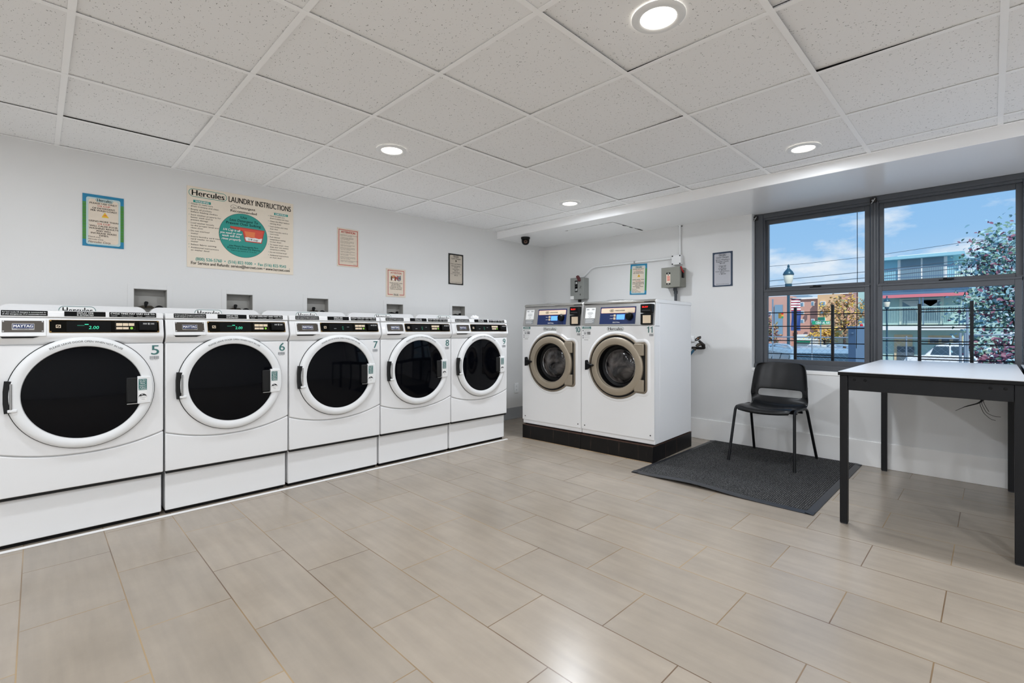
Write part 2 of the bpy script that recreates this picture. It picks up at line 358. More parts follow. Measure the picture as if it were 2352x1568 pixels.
class D(G):
    """flat print on a face that looks towards -y: u to the right, w up, lifted off the face"""
    def __init__(s, mats=(), y=0.0, step=.0005, tilt=None): super().__init__(list(mats)); s.y = y; s.step = step; s.tilt = tilt
    def P(s, u, w, k):
        y = s.y - k * s.step
        if s.tilt: y += s.tilt(w)
        return (u, y, w)
    def poly(s, pts, m, k=1): s.add([s.P(u, w, k) for u, w in pts], [tuple(range(len(pts)))], m); return s
    def rect(s, u0, u1, w0, w1, m, k=1): return s.poly([(u0, w0), (u1, w0), (u1, w1), (u0, w1)], m, k)
    def rrect(s, u0, u1, w0, w1, r, m, k=1, n=6):
        p = []
        for cx_, cz_, a in ((u1 - r, w1 - r, 0), (u0 + r, w1 - r, 90), (u0 + r, w0 + r, 180), (u1 - r, w0 + r, 270)):
            p += [(cx_ + r * math.cos(R(a + 90 * i / n)), cz_ + r * math.sin(R(a + 90 * i / n))) for i in range(n + 1)]
        return s.poly(p, m, k)
    def ell(s, cu, cw, ru, rw, m, k=1, n=36): return s.poly([(cu + ru * math.cos(2 * math.pi * i / n), cw + rw * math.sin(2 * math.pi * i / n)) for i in range(n)], m, k)
    def frame(s, u0, u1, w0, w1, t, m, k=1):
        s.rect(u0, u1, w0, w0 + t, m, k); s.rect(u0, u1, w1 - t, w1, m, k); s.rect(u0, u0 + t, w0 + t, w1 - t, m, k); return s.rect(u1 - t, u1, w0 + t, w1 - t, m, k)
    def line(s, a, b, t, m, k=1):
        d = Vector((b[0] - a[0], b[1] - a[1])).normalized() * t / 2; q = (-d[1], d[0])
        return s.poly([(a[0] + q[0], a[1] + q[1]), (b[0] + q[0], b[1] + q[1]), (b[0] - q[0], b[1] - q[1]), (a[0] - q[0], a[1] - q[1])], m, k)
    def text(s, t, u0, u1, w, h, m, k=2, bold=0.0, shear=0.0, slope=0.0):
        """t between u0 and u1 (u1 None: natural width, starting at u0), capitals h high, centred on w"""
        v, f = tgeo(t, 0, shear); a, b = v[:, 0].min(), v[:, 0].max()
        sy = h / .70; sx = sy if u1 is None else (u1 - u0) / max(b - a, 1e-6)
        for j, o in enumerate((-1, 1, 0) if bold else (0,)):        # heavy strokes: the same letters beside themselves
            s.add([s.P(u0 + (p[0] - a) * sx + o * bold * sx, w - h / 2 + p[1] * sy + slope * (p[0] - a) * sx, k + .2 * j) for p in v], f, m)
        return s
    def ctext(s, t, cu, w, h, m, k=2, bold=0.0, shear=0.0, sq=1.0):
        v, f = tgeo(t, 0, shear); a, b = v[:, 0].min(), v[:, 0].max(); sy = h / .70; sx = sy * sq; wd = (b - a) * sx
        return s.text(t, cu - wd / 2, cu + wd / 2, w, h, m, k, bold, shear)
    def arc(s, t, cu, cw, r, a0, a1, h, m, k=2, bold=0.0):
        v, f = tgeo(t, bold); a, b = v[:, 0].min(), v[:, 0].max(); sy = h / .70
        def B(p):
            g_ = R(a0 + (a1 - a0) * (p[0] - a) / (b - a)); q = r + p[1] * sy
            return s.P(cu + math.cos(g_) * q, cw + math.sin(g_) * q, k)
        s.add([B(p) for p in v], f, m); return s
    def bars(s, u0, u1, w0, w1, m, k=1, seed=1, n=13):
        r = random.Random(seed); u = u0
        while u < u1:
            t = r.choice((.25, .5, .8)) * (u1 - u0) / n
            s.rect(u, min(u + t, u1), w0, w1, m, k); u += t + r.choice((.35, .6)) * (u1 - u0) / n
        return s
    def hercules(s, u0, u1, w0, w1, k=1, ring='teal', face='poster_cream'):
        h = w1 - w0; r = h / 2 * .98; t = h * .06
        s.rrect(u0, u1, w0, w1, r, ring, k); s.rrect(u0 + t, u1 - t, w0 + t, w1 - t, r - t, face, k + 1)
        return s.text('Hercules', u0 + h * .34, u1 - h * .3, (w0 + w1) / 2 + h * .03, h * .7, 'ink', k + 2, bold=.022)
    def build(s, name, parent=None, **kw): kw.setdefault('recalc', False); return super().build(name, parent, **kw)
# ================================================================== ROOM SHELL
XR, YF = 2.7, -2.7
SOF_Y, SOF_Z = 3.925, 2.197
WX0, WX1, WZ0 = -1.606, 1.30, .745        # window opening
o = g('floor_tile').box(XL - .15, XR + .15, YF - .15, YB + .2, -.06, 0).build('floor'); struct(o)

def wall_cells(us, ws, holes):
    for a, b in zip(us, us[1:]):
        for c, d in zip(ws, ws[1:]):
            if not any(a >= h[0] - 1e-6 and b <= h[1] + 1e-6 and c >= h[2] - 1e-6 and d <= h[3] + 1e-6 for h in holes): yield a, b, c, d
BOXES = [(.478, .668, 1.392), (1.048, 1.235, 1.385), (1.667, 1.857, 1.3815), (2.441, 2.628, 1.36), (3.25, 3.432, 1.368)]
holes = [(a, b, 1.16, t) for a, b, t in BOXES]
w = g('wall_paint')
us = sorted({YF - .15, YB + .2} | {h[0] for h in holes} | {h[1] for h in holes})
for i, (a, b) in enumerate(zip(us, us[1:])):
    hh = [h for h in holes if h[0] == a]
    if hh: w.box(XL - .14, XL, a, b, 0, hh[0][2]).box(XL - .14, XL, a, b, hh[0][3], HC + .2)
    else: w.box(XL - .14, XL, a, b, 0, HC + .2)
struct(w.build('wall_left'))
w = g('wall_paint')
w.box(XL, WX0, YB, YB + .19, 0, HC + .2).box(WX0, WX1, YB, YB + .19, 0, WZ0).box(WX1, XR, YB, YB + .19, 0, HC + .2).box(WX0, WX1, YB + .09, YB + .19, SOF_Z, HC + .2).box(WX0, WX1, YB, YB + .09, HC + .1, HC + .2)
struct(w.build('wall_back'))
struct(g('wall_paint').box(XR, XR + .14, YF, YB, 0, HC + .2).build('wall_right'))
struct(g('wall_paint').box(XL, XR, YF - .14, YF, 0, HC + .2).build('wall_front'))
struct(g('soffit_paint').box(XL, XR, SOF_Y, YB + .085, SOF_Z, HC + .1).build('wall_soffit', bevel=.004))
struct(g('trim_paint').box(-2.6, XR, YB - .013, YB, 0, .203).build('baseboard_back', bevel=.003))
b = g('grey_base'); b.ext([(XL, 0), (XL + .022, 0), (XL + .02, .018), (XL + .012, .03), (XL + .012, .118), (XL + .006, .137), (XL, .137)], 'xz', 3.4, YB)
struct(b.build('baseboard_left'))
struct(g('trim_paint').box(-3.472, -3.446, -.19, 3.36, 0, .006).build('trim_1', bevel=.002))

# ceiling: lay-in tiles resting on the tee grid, some of them sitting askew
GX, GY, GD = -2.407, .701, .6096
rnd = random.Random(4)
c = g('acoustic_tile', 'plenum_edge_shade'); t = g('tee')
TW = .012
askew = {(3, 2): (.014, .001), (3, 1): (.013, .004), (2, 1): (.010, .001), (1, 0): (.006, .001), (1, 1): (.006, .002), (-1, -1): (.004, .006), (-2, -1): (.008, .01), (0, 2): (.005, .002), (2, 3): (.006, .002), (3, 3): (.003, .003)}
xs = [k for k in range(-3, 9)]; ys = [k for k in range(-6, 6)]
for i in xs:
    for j in ys:
        x0, x1 = GX + i * GD + .003, GX + (i + 1) * GD - .003; y0, y1 = GY + j * GD + .003, GY + (j + 1) * GD - .003
        x0, x1, y0, y1 = max(x0, XL), min(x1, XR), max(y0, YF), min(y1, SOF_Y)
        if x1 - x0 < .03 or y1 - y0 < .03: continue
        dl, dr = askew.get((i, j), (.0012 + abs(rnd.gauss(0, .0022)), .0012 + abs(rnd.gauss(0, .0022))))
        zl, zr = HC + .0018 + dl, HC + .0018 + dr
        c.add([(x0, y0, zl), (x1, y0, zr), (x1, y1, zr), (x0, y1, zl), (x0, y0, zl + .016), (x1, y0, zr + .016), (x1, y1, zr + .016), (x0, y1, zl + .016)],
              [(0, 1, 2, 3), (4, 5, 6, 7)], 'acoustic_tile')
        k = len(c.v) - 8; c.f += [[k + q for q in f_] for f_ in ((0, 1, 5, 4), (1, 2, 6, 5), (2, 3, 7, 6), (3, 0, 4, 7))]; c.m += [c.mi('plenum_edge_shade')] * 4  # black tile edges put the shade of the gaps into colour
c.box(XL, XR, YF, SOF_Y, HC + .1, HC + .14, 'plenum_edge_shade')
struct(c.build('ceiling'))
for i in xs:
    x = GX + i * GD
    if XL < x < XR: t.box(x - TW, x + TW, YF, SOF_Y, HC - .0005, HC + .0012)
for j in ys:
    y = GY + j * GD
    if YF < y < SOF_Y: t.box(XL, XR, y - TW, y + TW, HC, HC + .0015)
t.box(XL, XL + .02, YF, SOF_Y, HC - .0012, HC + .001).box(XL + .02, XR, SOF_Y - .02, SOF_Y, HC - .0012, HC + .001)
struct(t.build('trim_2'))

# ------------------------------------------------------------------ recessed downlights
DL = [(-.888, 1.655, 'white recessed downlight at the top of the picture, biggest of the lit ones'),
      (-2.777, 1.645, 'white recessed downlight over the washer row, above the pink notice'),
      (-.866, 3.512, 'white recessed downlight close to the soffit over the window'),
      (-2.775, 3.507, 'small far white recessed downlight above the two steel-topped washers')]
def downlight(x, y, label, first=[]):
    if not first:
        t = thing('recessed_downlight', label, 'ceiling light', (x, y, HC), group='recessed ceiling downlights')
        g('white_plastic').lathe([(.066, .004), (.066, -.003), (.072, -.007), (.09, -.006), (.098, -.001), (.098, .002)], (0, 0, 0), 'z', 48).build('trim_ring', t)
        g('lamp_lens').lathe([(.068, 0), (.05, -.004), (0, -.006)], (0, 0, 0), 'z', 40).build('lens', t)
        first.append(t)
    else:
        t = copy_tree(first[0]); t.location = (x, y, HC); t['label'] = label
    L = bpy.data.lights.new('downlight_lamp', 'AREA'); L.shape = 'DISK'; L.size = .125; L.energy = LAMP_W[x, y]; L.color = LAMP_COL
    o = bpy.data.objects.new('downlight_lamp', L); COL.objects.link(o); o.parent = t; o.location = (0, 0, -.012); L.spread = R(145 if y > 3 and x < 0 else 180)
    return t
for x, y, lb in DL: downlight(x, y, lb)
for x, y, lb in ((1.0, 1.655, 'added fill downlight outside the frame beside the tables'), (1.0, 3.51, 'added fill downlight outside the frame near the window wall'),  # extra lamps out of view, added to fill the room with light
                 (-.888, -.2, 'added fill downlight behind the camera in the middle bay'), (-2.777, -.2, 'added fill downlight behind the camera near the washers'),
                 (1.0, -.2, 'added fill downlight behind the camera on the table side'), (-.888, -1.9, 'rearmost added fill downlight behind the camera'), (-2.777, -1.9, 'rearmost added fill downlight near the washer wall'), (1.0, -1.9, 'rearmost added fill downlight on the table side')): downlight(x, y, lb)

# ================================================================== WINDOWS
FY = 4.86
def window(n, x0, x1, gx0, gx1, label):
    """double-hung window: frame, upper sash behind the lower sash, two panes"""
    t = thing(f'window_{n}', label, 'window', (0, 0, 0)); struct(t)
    f = g('window_frame')
    f.box(x0, gx0 - .035, FY, FY + .09, WZ0, 2.197).box(gx1 + .035, x1, FY, FY + .09, WZ0, 2.197)
    f.box(gx0 - .035, gx1 + .035, FY, FY + .09, 2.135, 2.1965).box(x0 + .001, x1 - .001, FY - .03, FY + .1, WZ0 - .001, .79)
    f.box(x0, gx0 - .05, FY - .012, FY, .79, 2.196).box(gx1 + .05, x1, FY - .012, FY, .79, 2.196).box(gx0 - .05, gx1 + .05, FY - .012, FY, 2.155, 2.196)
    f.build('frame', t, bevel=.003)
    k = 1.0093
    ux0, ux1, uz0, uz1 = gx0 * k, gx1 * k, CH + (1.50 - CH) * k, CH + (2.09 - CH) * k
    u = g('window_frame'); Y = FY + .045
    u.box(ux0 - .036, ux0, Y - .015, Y + .02, uz0 - .05, 2.16).box(ux1, ux1 + .036, Y - .015, Y + .02, uz0 - .05, 2.16)
    u.box(ux0, ux1, Y - .015, Y + .02, uz1, 2.16).box(ux0, ux1, Y - .015, Y + .02, uz0 - .05, uz0); u.build('upper_sash', t, bevel=.002)
    s = g('window_frame'); a0, a1 = gx0 - .012, gx1 + .0 - .004
    s.box(a0 - .03, a0, FY - .004, FY + .028, .785, 1.475).box(a1, a1 + .036, FY - .004, FY + .028, .785, 1.475)
    s.box(a0, a1, FY - .004, FY + .028, .785, .835).box(a0, a1, FY - .004, FY + .028, 1.42, 1.475).box(a0 - .03, a1 + .036, FY - .012, FY - .004, 1.46, 1.476)
    s.build('lower_sash', t, bevel=.002)
    g('window_glass').box(ux0, ux1, Y, Y + .003, uz0, uz1).build('upper_pane', t)
    g('window_glass').box(a0, a1, FY + .01, FY + .013, .835, 1.42).build('lower_pane', t)
    l = g('black'); cx_ = (gx0 + gx1) / 2
    l.box(cx_ - .035, cx_ + .035, FY + .0, FY + .026, 1.4755, 1.486).box(cx_ - .012, cx_ + .05, FY + .004, FY + .02, 1.486, 1.493).cyl((cx_, FY + .013, 1.486), .011, 0, .012, 'z')
    l.build('sash_lock', t, bevel=.001)
    for ex in (a0 - .02, a1 + .01): g('window_frame').box(ex, ex + .05, FY - .002, FY + .02, 1.476, 1.484).build('tilt_latch', t)
    return t
window(1, -1.600, -.690, -1.480, -.747, 'dark grey double-hung window behind the black chair')
window(2, -.690, .196, -.622, .114, 'dark grey double-hung window behind the folding table')
window(3, .196, 1.29, .28, 1.19, 'dark grey double-hung window past the frame edge')
struct(g('trim_paint').box(WX0, WX1, YB - .004, FY - .031, WZ0 - .03, WZ0 + .002).build('trim_3', bevel=.003))
for bx, lb in ((-1.592, 'small metal blind bracket in the outer top corner of the dark window'), (-.688, 'small metal blind bracket at the top of the window mullion')):
    b = thing('blind_bracket', lb, 'bracket', (bx, FY - .012, 2.155))
    g('iron').box(-.022, .022, -.022, 0, -.012, .026).build('bracket_body', b, bevel=.003)
    g('steel').tube([(-.012, -.026, -.02), (.004, -.03, .0), (.012, -.026, .018)], .0035, 6).build('spring_clip', b)
    g('steel').cyl((-.004, -.022, .004), .006, -.004, 0, 'y', 12).build('screw', b)

# window guards outside the glass
def guard(n, xa, p0, p1, xb, zs, zt, label):
    t = thing('window_guard', label, 'window guard', (0, 5.0, 0), group='black steel guards outside the window')
    for p in (p0, p1): g('black_metal').box(p - .0105, p + .0105, -.012, .012, .62, zt + .012 * (p == p1)).build('post', t)
    for z in zs:
        g('black_metal').tube([(xa, -.004, z), (p1, -.004, z)], .0042, 6).build('rail', t)
        g('black_metal').tube([(p0, .008, z - .021), (xb, .008, z - .021)], .0042, 6).build('rail', t)
guard(1, -1.66, -1.298, -1.003, -.70, (1.266, 1.137, 1.003, .878), 1.313, 'black telescoping bar guard outside the pane behind the chair')
guard(2, -.70, -.413, -.111, .2, (1.268, 1.141, 1.013, .89), 1.311, 'black telescoping bar guard outside the pane behind the table')

# ================================================================== FRONT-LOAD WASHERS
WD = .6965
def washer_proto():
    t = thing('front_load_washer', '', 'washing machine', group='white front-load washers on pedestals along the wall')
    h = WD / 2
    g('enamel').box(-h, h, .02, .63, .262, 1.168).build('cabinet', t, bevel=.006)
    n = 28; cur = [(-h + 2 * h * i / n, .443 + .062 * abs((-h + 2 * h * i / n + .02) / h) ** 2.1) for i in range(n + 1)]
    g('enamel').ext([(x, z) for x, z in cur] + [(h, 1.0255), (-h, 1.0255)], 'xz', 0, .03).build('front_panel', t, bevel=.005)
    g('enamel').ext([(x, z - .006) for x, z in cur][::-1] + [(-h, .2655), (h, .2655)], 'xz', .002, .03).build('lower_panel', t, bevel=.005)
    g('gap').box(-h + .004, h - .004, .012, .03, .25, .27).build('seam_gap', t)
    p = thing_part('pedestal', t); g('enamel').box(-h + .004, h - .004, .038, .62, .022, .2535).build('pedestal_drawer', p, bevel=.005)
    g('black').box(-h + .01, h - .01, .06, .6, 0, .023).build('toe_base', p)
    g('enamel').ext([(.02, 1.0285), (.012, 1.0285), (-.016, 1.058), (-.021, 1.068), (-.021, 1.08), (.004, 1.166), (.06, 1.166), (.06, 1.0285)], 'yz', -h, h).build('console', t, bevel=.004)
    lid = g('enamel').ext([(.004, 1.168), (.0, 1.173), (.006, 1.2), (.022, 1.2065), (.63, 1.2065), (.63, 1.168)], 'yz', -h, h).build('top_lid', t, bevel=.003)
    pts = []
    for cx_, cz_, a in ((h - .055, 1.2025, 0), (-h + .055, 1.2025, 90)):
        pts += [(cx_ + .055 * math.cos(R(a + 90 * i / 8)), cz_ + .055 * math.sin(R(a + 90 * i / 8))) for i in range(9)]
    bs = g('enamel').ext(pts + [(-h, 1.19), (h, 1.19)], 'xz', .585, .64).build('backsplash', t, bevel=.006)
    d = D(y=.585); d.hercules(-.087, .087, 1.196, 1.2515, face='white_ink', ring='teal_dark'); d.build('logo_sticker', bs)
    # black labels along the lid edge
    tl = lambda w: .2 * (w - 1.173)
    for u0, u1, kind in ((-.307, -.141, 0), (-.078, .088, 1), (.104, .314, 2)):
        d = D(y=-.0012, tilt=tl); d.rect(u0, u1, 1.1765, 1.2025, 'ink')
        if kind == 0:
            d.text('For best results HE detergent is recommended, for', u0 + .005, u1 - .005, 1.1945, .0062, 'white_ink', bold=.008); d.text('all other detergents use 1/4 of recommended amount.', u0 + .005, u1 - .005, 1.1845, .0062, 'white_ink', bold=.008)
        elif kind == 1:
            d.text('DISPLAY TIME', u0 + .05, u1 - .05, 1.195, .0072, 'white_ink', bold=.025); d.text('IS ESTIMATED', u0 + .05, u1 - .05, 1.1838, .0072, 'white_ink', bold=.025)
        else:
            d.text('CYCLE TIMES MAY VARY DUE TO:', u0 + .006, u1 - .006, 1.195, .0085, 'white_ink', bold=.025)
            d.text('\u2022 Load size', u0 + .006, u0 + .034, 1.183, .0042, 'white_ink'); d.text('\u2022 Amount of detergent', u0 + .05, u0 + .106, 1.183, .0042, 'white_ink')
            d.text('\u2022 Soil level', u0 + .118, u0 + .145, 1.183, .0042, 'white_ink'); d.text('\u2022 Additional loads', u0 + .158, u1 - .006, 1.183, .0042, 'white_ink')
        d.build('warning_label', t)
    # dispenser drawer with name plate
    dr = g('enamel').ext([(-.03, 1.071), (-.004, 1.158), (.03, 1.158), (.03, 1.071)], 'yz', -.313, -.145).build('dispenser_drawer', t, bevel=.004)
    td = lambda w: .299 * (w - 1.071)
    d = D(y=-.0305, tilt=td); d.rect(-.303, -.155, 1.0925, 1.1505, 'brown_plate')
    d.rrect(-.269, -.189, 1.104, 1.137, .003, 'chrome', 2); d.rect(-.266, -.192, 1.112, 1.1335, 'navy', 3); d.text('MAYTAG', -.263, -.195, 1.1235, .0135, 'white_ink', 4, bold=.03); d.text('COMMERCIAL', -.25, -.208, 1.1085, .0036, 'ink', 3, bold=.02)
    d.build('name_plate', dr)
    for sx in (-.298, -.16):
        for sz in (1.0975, 1.1455): g('chrome').lathe([(.0042, 0), (.0036, -.002), (0, -.0028)], (sx, -.031 + td(sz), sz), 'y', 12).build('screw', dr)
    g('black').ext([(-.308, 1.0705), (-.17, 1.0705), (-.195, 1.0625), (-.302, 1.0625)], 'xz', -.0235, 0).build('drawer_slot', t)
    # control panel
    tp = lambda w: .2907 * (w - 1.08)
    Yp = -.0235
    def U(px): return -.136 + (px - 638) / 1484 * .462
    def Z(py, px=638): return 1.157 - (py - 250 - 20 * (px - 638) / 1484) / 165 * .0665
    cp = D(y=Yp, tilt=tp); cp.rrect(-.136, .326, 1.0895, 1.157, .004, 'gold'); cp.rrect(-.1345, .3245, 1.091, 1.1555, .0035, 'black_gloss', 2)
    cp.frame(U(1485), U(1765), Z(392, 1600), Z(280, 1600), .0012, 'brown_plate', 3)
    cp.rect(U(720), U(780), Z(355), Z(315), 'cream', 3); cp.rect(U(728), U(772), Z(349), Z(321), 'black_gloss', 4); cp.line((U(735), Z(345)), (U(765), Z(326)), .002, 'cream', 5)
    cp = cp.build('control_panel', t)
    dd = D(y=Yp, tilt=tp, step=.0006); dd.rect(U(850), U(1428), Z(413, 850), Z(268, 850), 'ink', 3)
    dd.text('2.00', U(1130), U(1265), Z(356, 1200), .0165, 'green_led', 4, shear=.15); dd.rect(U(1080), U(1130), Z(319, 1100), Z(309, 1100), 'green_led', 4); dd.rect(U(985), U(1076), Z(331, 1000), Z(322, 1000), 'green_led_dim', 4)
    dd.build('display', cp)
    k = g('cream')
    for a, b, c_, e_ in ((1500, 1586, 300, 340), (1592, 1669, 300, 340), (1676, 1755, 300, 340), (1500, 1586, 356, 386), (1592, 1673, 356, 386)):
        z0, z1 = Z(e_, 1620), Z(c_, 1620); y = Yp + tp((z0 + z1) / 2); g('cream').box(U(a), U(b), y - .0035, y, z0, z1).build('button', cp, bevel=.0008)
    z = Z(371, 1715); g('green_button').cyl((U(1715), Yp + tp(z), z), .0068, -.0035, 0, 'y', 18).build('start_button', cp)
    z0, z1 = Z(404, 1950), Z(284, 1950); y = Yp + tp(z1)
    cs = g('black').box(U(1820), U(2078), y - .03, y, z0, z1).build('card_reader', cp, bevel=.004)
    d = D(y=y - .0305); d.rect(U(1870), U(2046), z1 - .018, z1 - .004, 'ink_soft'); d.text('INSERT', U(1876), U(1936), z1 - .011, .006, 'white_ink', bold=.02); d.text('CARD', U(1985), U(2038), z1 - .011, .006, 'white_ink', bold=.02); d.rect(U(1952), U(1965), z1 - .016, z1 - .006, 'white_ink', 2)
    d.build('insert_card_label', cp)
    for sx in (-.130, .320):
        for sz in (1.095, 1.1515): g('gold').lathe([(.0036, 0), (.003, -.002), (0, -.0026)], (sx, Yp - .001 + tp(sz), sz), 'y', 10).build('screw', cp)
    # door
    dc = (.006, 0, .771)
    dr = g('white_plastic').lathe([(.243, .006), (.297, .006), (.297, -.012), (.292, -.027), (.283, -.0335), (.2635, -.0345), (.247, -.028), (.243, -.016), (.243, .006)], dc, 'y', 88).build('door', t)
    g('gap').lathe([(.3005, .006), (.3005, -.003), (.29, -.003), (.29, .006)], dc, 'y', 88).build('door_gap_shade', dr)  # black ring painted for the shade in the gap around the door
    g('door_glass').lathe([(.2455, -.020), (.2, -.0255), (.13, -.030), (.06, -.032), (0, -.0325)], dc, 'y', 72).build('door_glass', dr)
    hd = g('white_plastic').ext([(.223, .6845), (.283, .688), (.29, .72), (.293, .77), (.29, .82), (.283, .838), (.223, .8415)], 'xz', -.041, -.01).build('handle', dr, bevel=.004)
    g('gap').box(.174, .2225, -.0365, -.02, .694, .836).build('handle_recess', dr, bevel=.006)
    g('chrome').box(.176, .226, -.039, -.034, .686, .6905).build('handle_lip', dr)
    d = D(y=-.0413, step=.0004); d.rect(.2275, .265, .697, .8255, 'white_ink'); d.rect(.2275, .265, .7625, .8255, 'teal_dark', 2)
    for i, s_ in enumerate(('For Best', 'Results,', 'Please', 'Leave 6"', 'of Space', 'in Washer')): d.ctext(s_, .2463, .8195 - i * .0101, .0062, 'white_ink', 3, bold=.02, sq=.95)
    d.ell(.2463, .724, .0185, .0175, 'ink_soft', 2); d.ell(.2463, .7215, .0178, .0165, 'white_ink', 3, 24); d.poly([(.229, .728), (.236, .741), (.243, .732), (.25, .742), (.257, .738), (.263, .728), (.25, .731), (.238, .727)], 'ink_soft', 4); d.line((.233, .718), (.26, .722), .0012, 'ink_soft', 4); d.line((.24, .711), (.255, .71), .0012, 'ink_soft', 4)
    d.build('instruction_sticker', dr)
    g('gap').ext([(-.2955, .69), (-.262, .694), (-.262, .848), (-.2955, .85), (-.3, .8), (-.3, .74)], 'xz', -.031, -.005).build('hinge_recess', dr)
    hg = g('chrome').tube([(-.272, -.036, .705), (-.272, -.036, .836)], .0055, 8).build('hinge_pin', dr)
    g('white_plastic').box(-.284, -.25, -.042, -.03, .695, .709).build('hinge_bracket', dr, bevel=.003)
    d = D(y=-.0349, step=.0002); d.arc('PLEASE LEAVE DOOR OPEN WHEN NOT IN USE', .006, .771, .2675, 121, 56, .0098, 'ink_soft', 1); d.build('door_lettering', dr)
    number(5).build('number_decal', t)
    d = D(y=-.0006); d.bars(.283, .3265, .9335, .952, 'grey_ink'); d.bars(.287, .322, .9285, .9315, 'grey_ink', seed=7); d.build('barcode_decal', t)
    return t
def thing_part(name, parent):
    o = bpy.data.objects.new(name, None); COL.objects.link(o); o.parent = parent; o.empty_display_size = .05; return o
def number(n): d = D(y=-.0006); d.text(str(n), .291, .327, .988, .0555, 'teal_dark', 1, bold=.012); return d
def dash_display():
    tp = lambda w: .2907 * (w - 1.08)
    def U(px): return -.136 + (px - 638) / 1484 * .462
    dd = D(y=-.0235, tilt=tp, step=.0006); dd.rect(U(850), U(1428), 1.0915, 1.149, 'ink', 3)
    dd.rect(U(960), U(1020), 1.112, 1.1155, 'grey_ink', 4); dd.rect(U(1285), U(1340), 1.124, 1.1275, 'grey_ink', 4); dd.frame(U(1165), U(1195), 1.105, 1.131, .0022, 'green_led_dim', 4); return dd
proto = washer_proto()
disp = dash_display().mesh('display', recalc=False)
WL = {5: 'white front-load washer numbered 5, biggest and cut by the frame edge', 6: 'white front-load washer numbered 6, showing 2.00 on its green display',
      7: 'white front-load washer numbered 7 in the middle of the wall row', 8: 'white front-load washer numbered 8 under the pet notice',
      9: 'white front-load washer numbered 9 at the corner end of the row'}
washers = {}
for i, n in enumerate((5, 6, 7, 8, 9)):
    o = proto if i == 0 else copy_tree(proto)
    o.location = (-3.46, -.1715 + .7065 * (i + .5), 0); o.rotation_euler[2] = R(90); o['label'] = WL[n]; washers[n] = o
    if i:
        for ch in o.children:
            if ch.name.startswith('number_decal'): ch.data = number(n).mesh('number_decal', recalc=False)
            if ch.name.startswith('control_panel') and n > 6:
                for q in ch.children:
                    if q.name.startswith('display'): q.data = disp
# crumpled tissue on washer 9
rn = random.Random(2); b = bmesh.new(); bmesh.ops.create_icosphere(b, subdivisions=3, radius=.03)
for v in b.verts: v.co *= .75 + .4 * rn.random(); v.co.z = max(v.co.z * .75, -.014)
me = bpy.data.meshes.new('crumpled_tissue'); b.to_mesh(me); b.free(); me.materials.append(M['tissue'])
o = bpy.data.objects.new('crumpled_tissue', me); COL.objects.link(o); o.location = (-3.6, 3.05, 1.2255); o.scale = (1, 1.5, 1)
tag(o, 'crumpled white tissue lying on top of the washer numbered 9', 'tissue')

# ================================================================== STEEL-TOPPED WASHERS ON PLINTHS
A0 = (-3.412, 3.533); RZ = R(2.7)
def along(s, d=0): return (A0[0] + s * math.cos(RZ) - d * math.sin(RZ), A0[1] + s * math.sin(RZ) + d * math.cos(RZ))
def plinth(s0, s1, label):
    x, y = along((s0 + s1) / 2); w = (s1 - s0) / 2
    t = thing('washer_plinth', label, 'plinth', (x, y, 0), RZ, 'black plinths under the steel-topped washers')
    g('plinth').box(-w, w, 0, .80, 0, .137).build('plinth_box', t, bevel=.003)
    for k in (.3, .58): g('rust').box(w, w + .0012, k * .8 - .001, k * .8 + .001, .002, .134).build('tile_joint', t)
    g('rust').box(-w - .0008, w + .0008, -.0012, .8012, .134, .1385).build('rusty_edge', t)
    g('mortar').box(-w + .01, w - .01, -.008, 0, 0, .003).build('crumbling_mortar', t)
plinth(0, .713, 'black rusty plinth under washer 10'); plinth(.7165, 1.432, 'black rusty plinth under washer 11, its side scuffed')

def outline(r, off, cx_=.013, cz=.785, tab=(.300, .2175), k=40):
    """door bezel: a circle with a square hinge tab on the right; grown by off"""
    r += off; tx, th = tab[0] + off, tab[1] + off; a0 = math.asin(min(.99, (th - .004) / r)); p = []
    for i in range(k + 1):
        a = a0 + (2 * math.pi - 2 * a0) * i / k; p.append((cx_ + r * math.cos(a), cz + r * math.sin(a)))
    c_ = .035 + off
    for a in range(0, 91, 18): p.append((tx - c_ + c_ * math.sin(R(a)), cz - th + c_ - c_ * math.cos(R(a))))
    for a in range(0, 91, 18): p.append((tx - c_ + c_ * math.cos(R(a)), cz + th - c_ + c_ * math.sin(R(a))))
    return p
def one(d, u): d.poly([(u + .011, 1.0805), (u + .0195, 1.0805), (u + .0195, 1.1325), (u + .014, 1.1325), (u + .010, 1.126), (u, 1.1225), (u, 1.1165), (u + .011, 1.1185)], 'teal_dark')
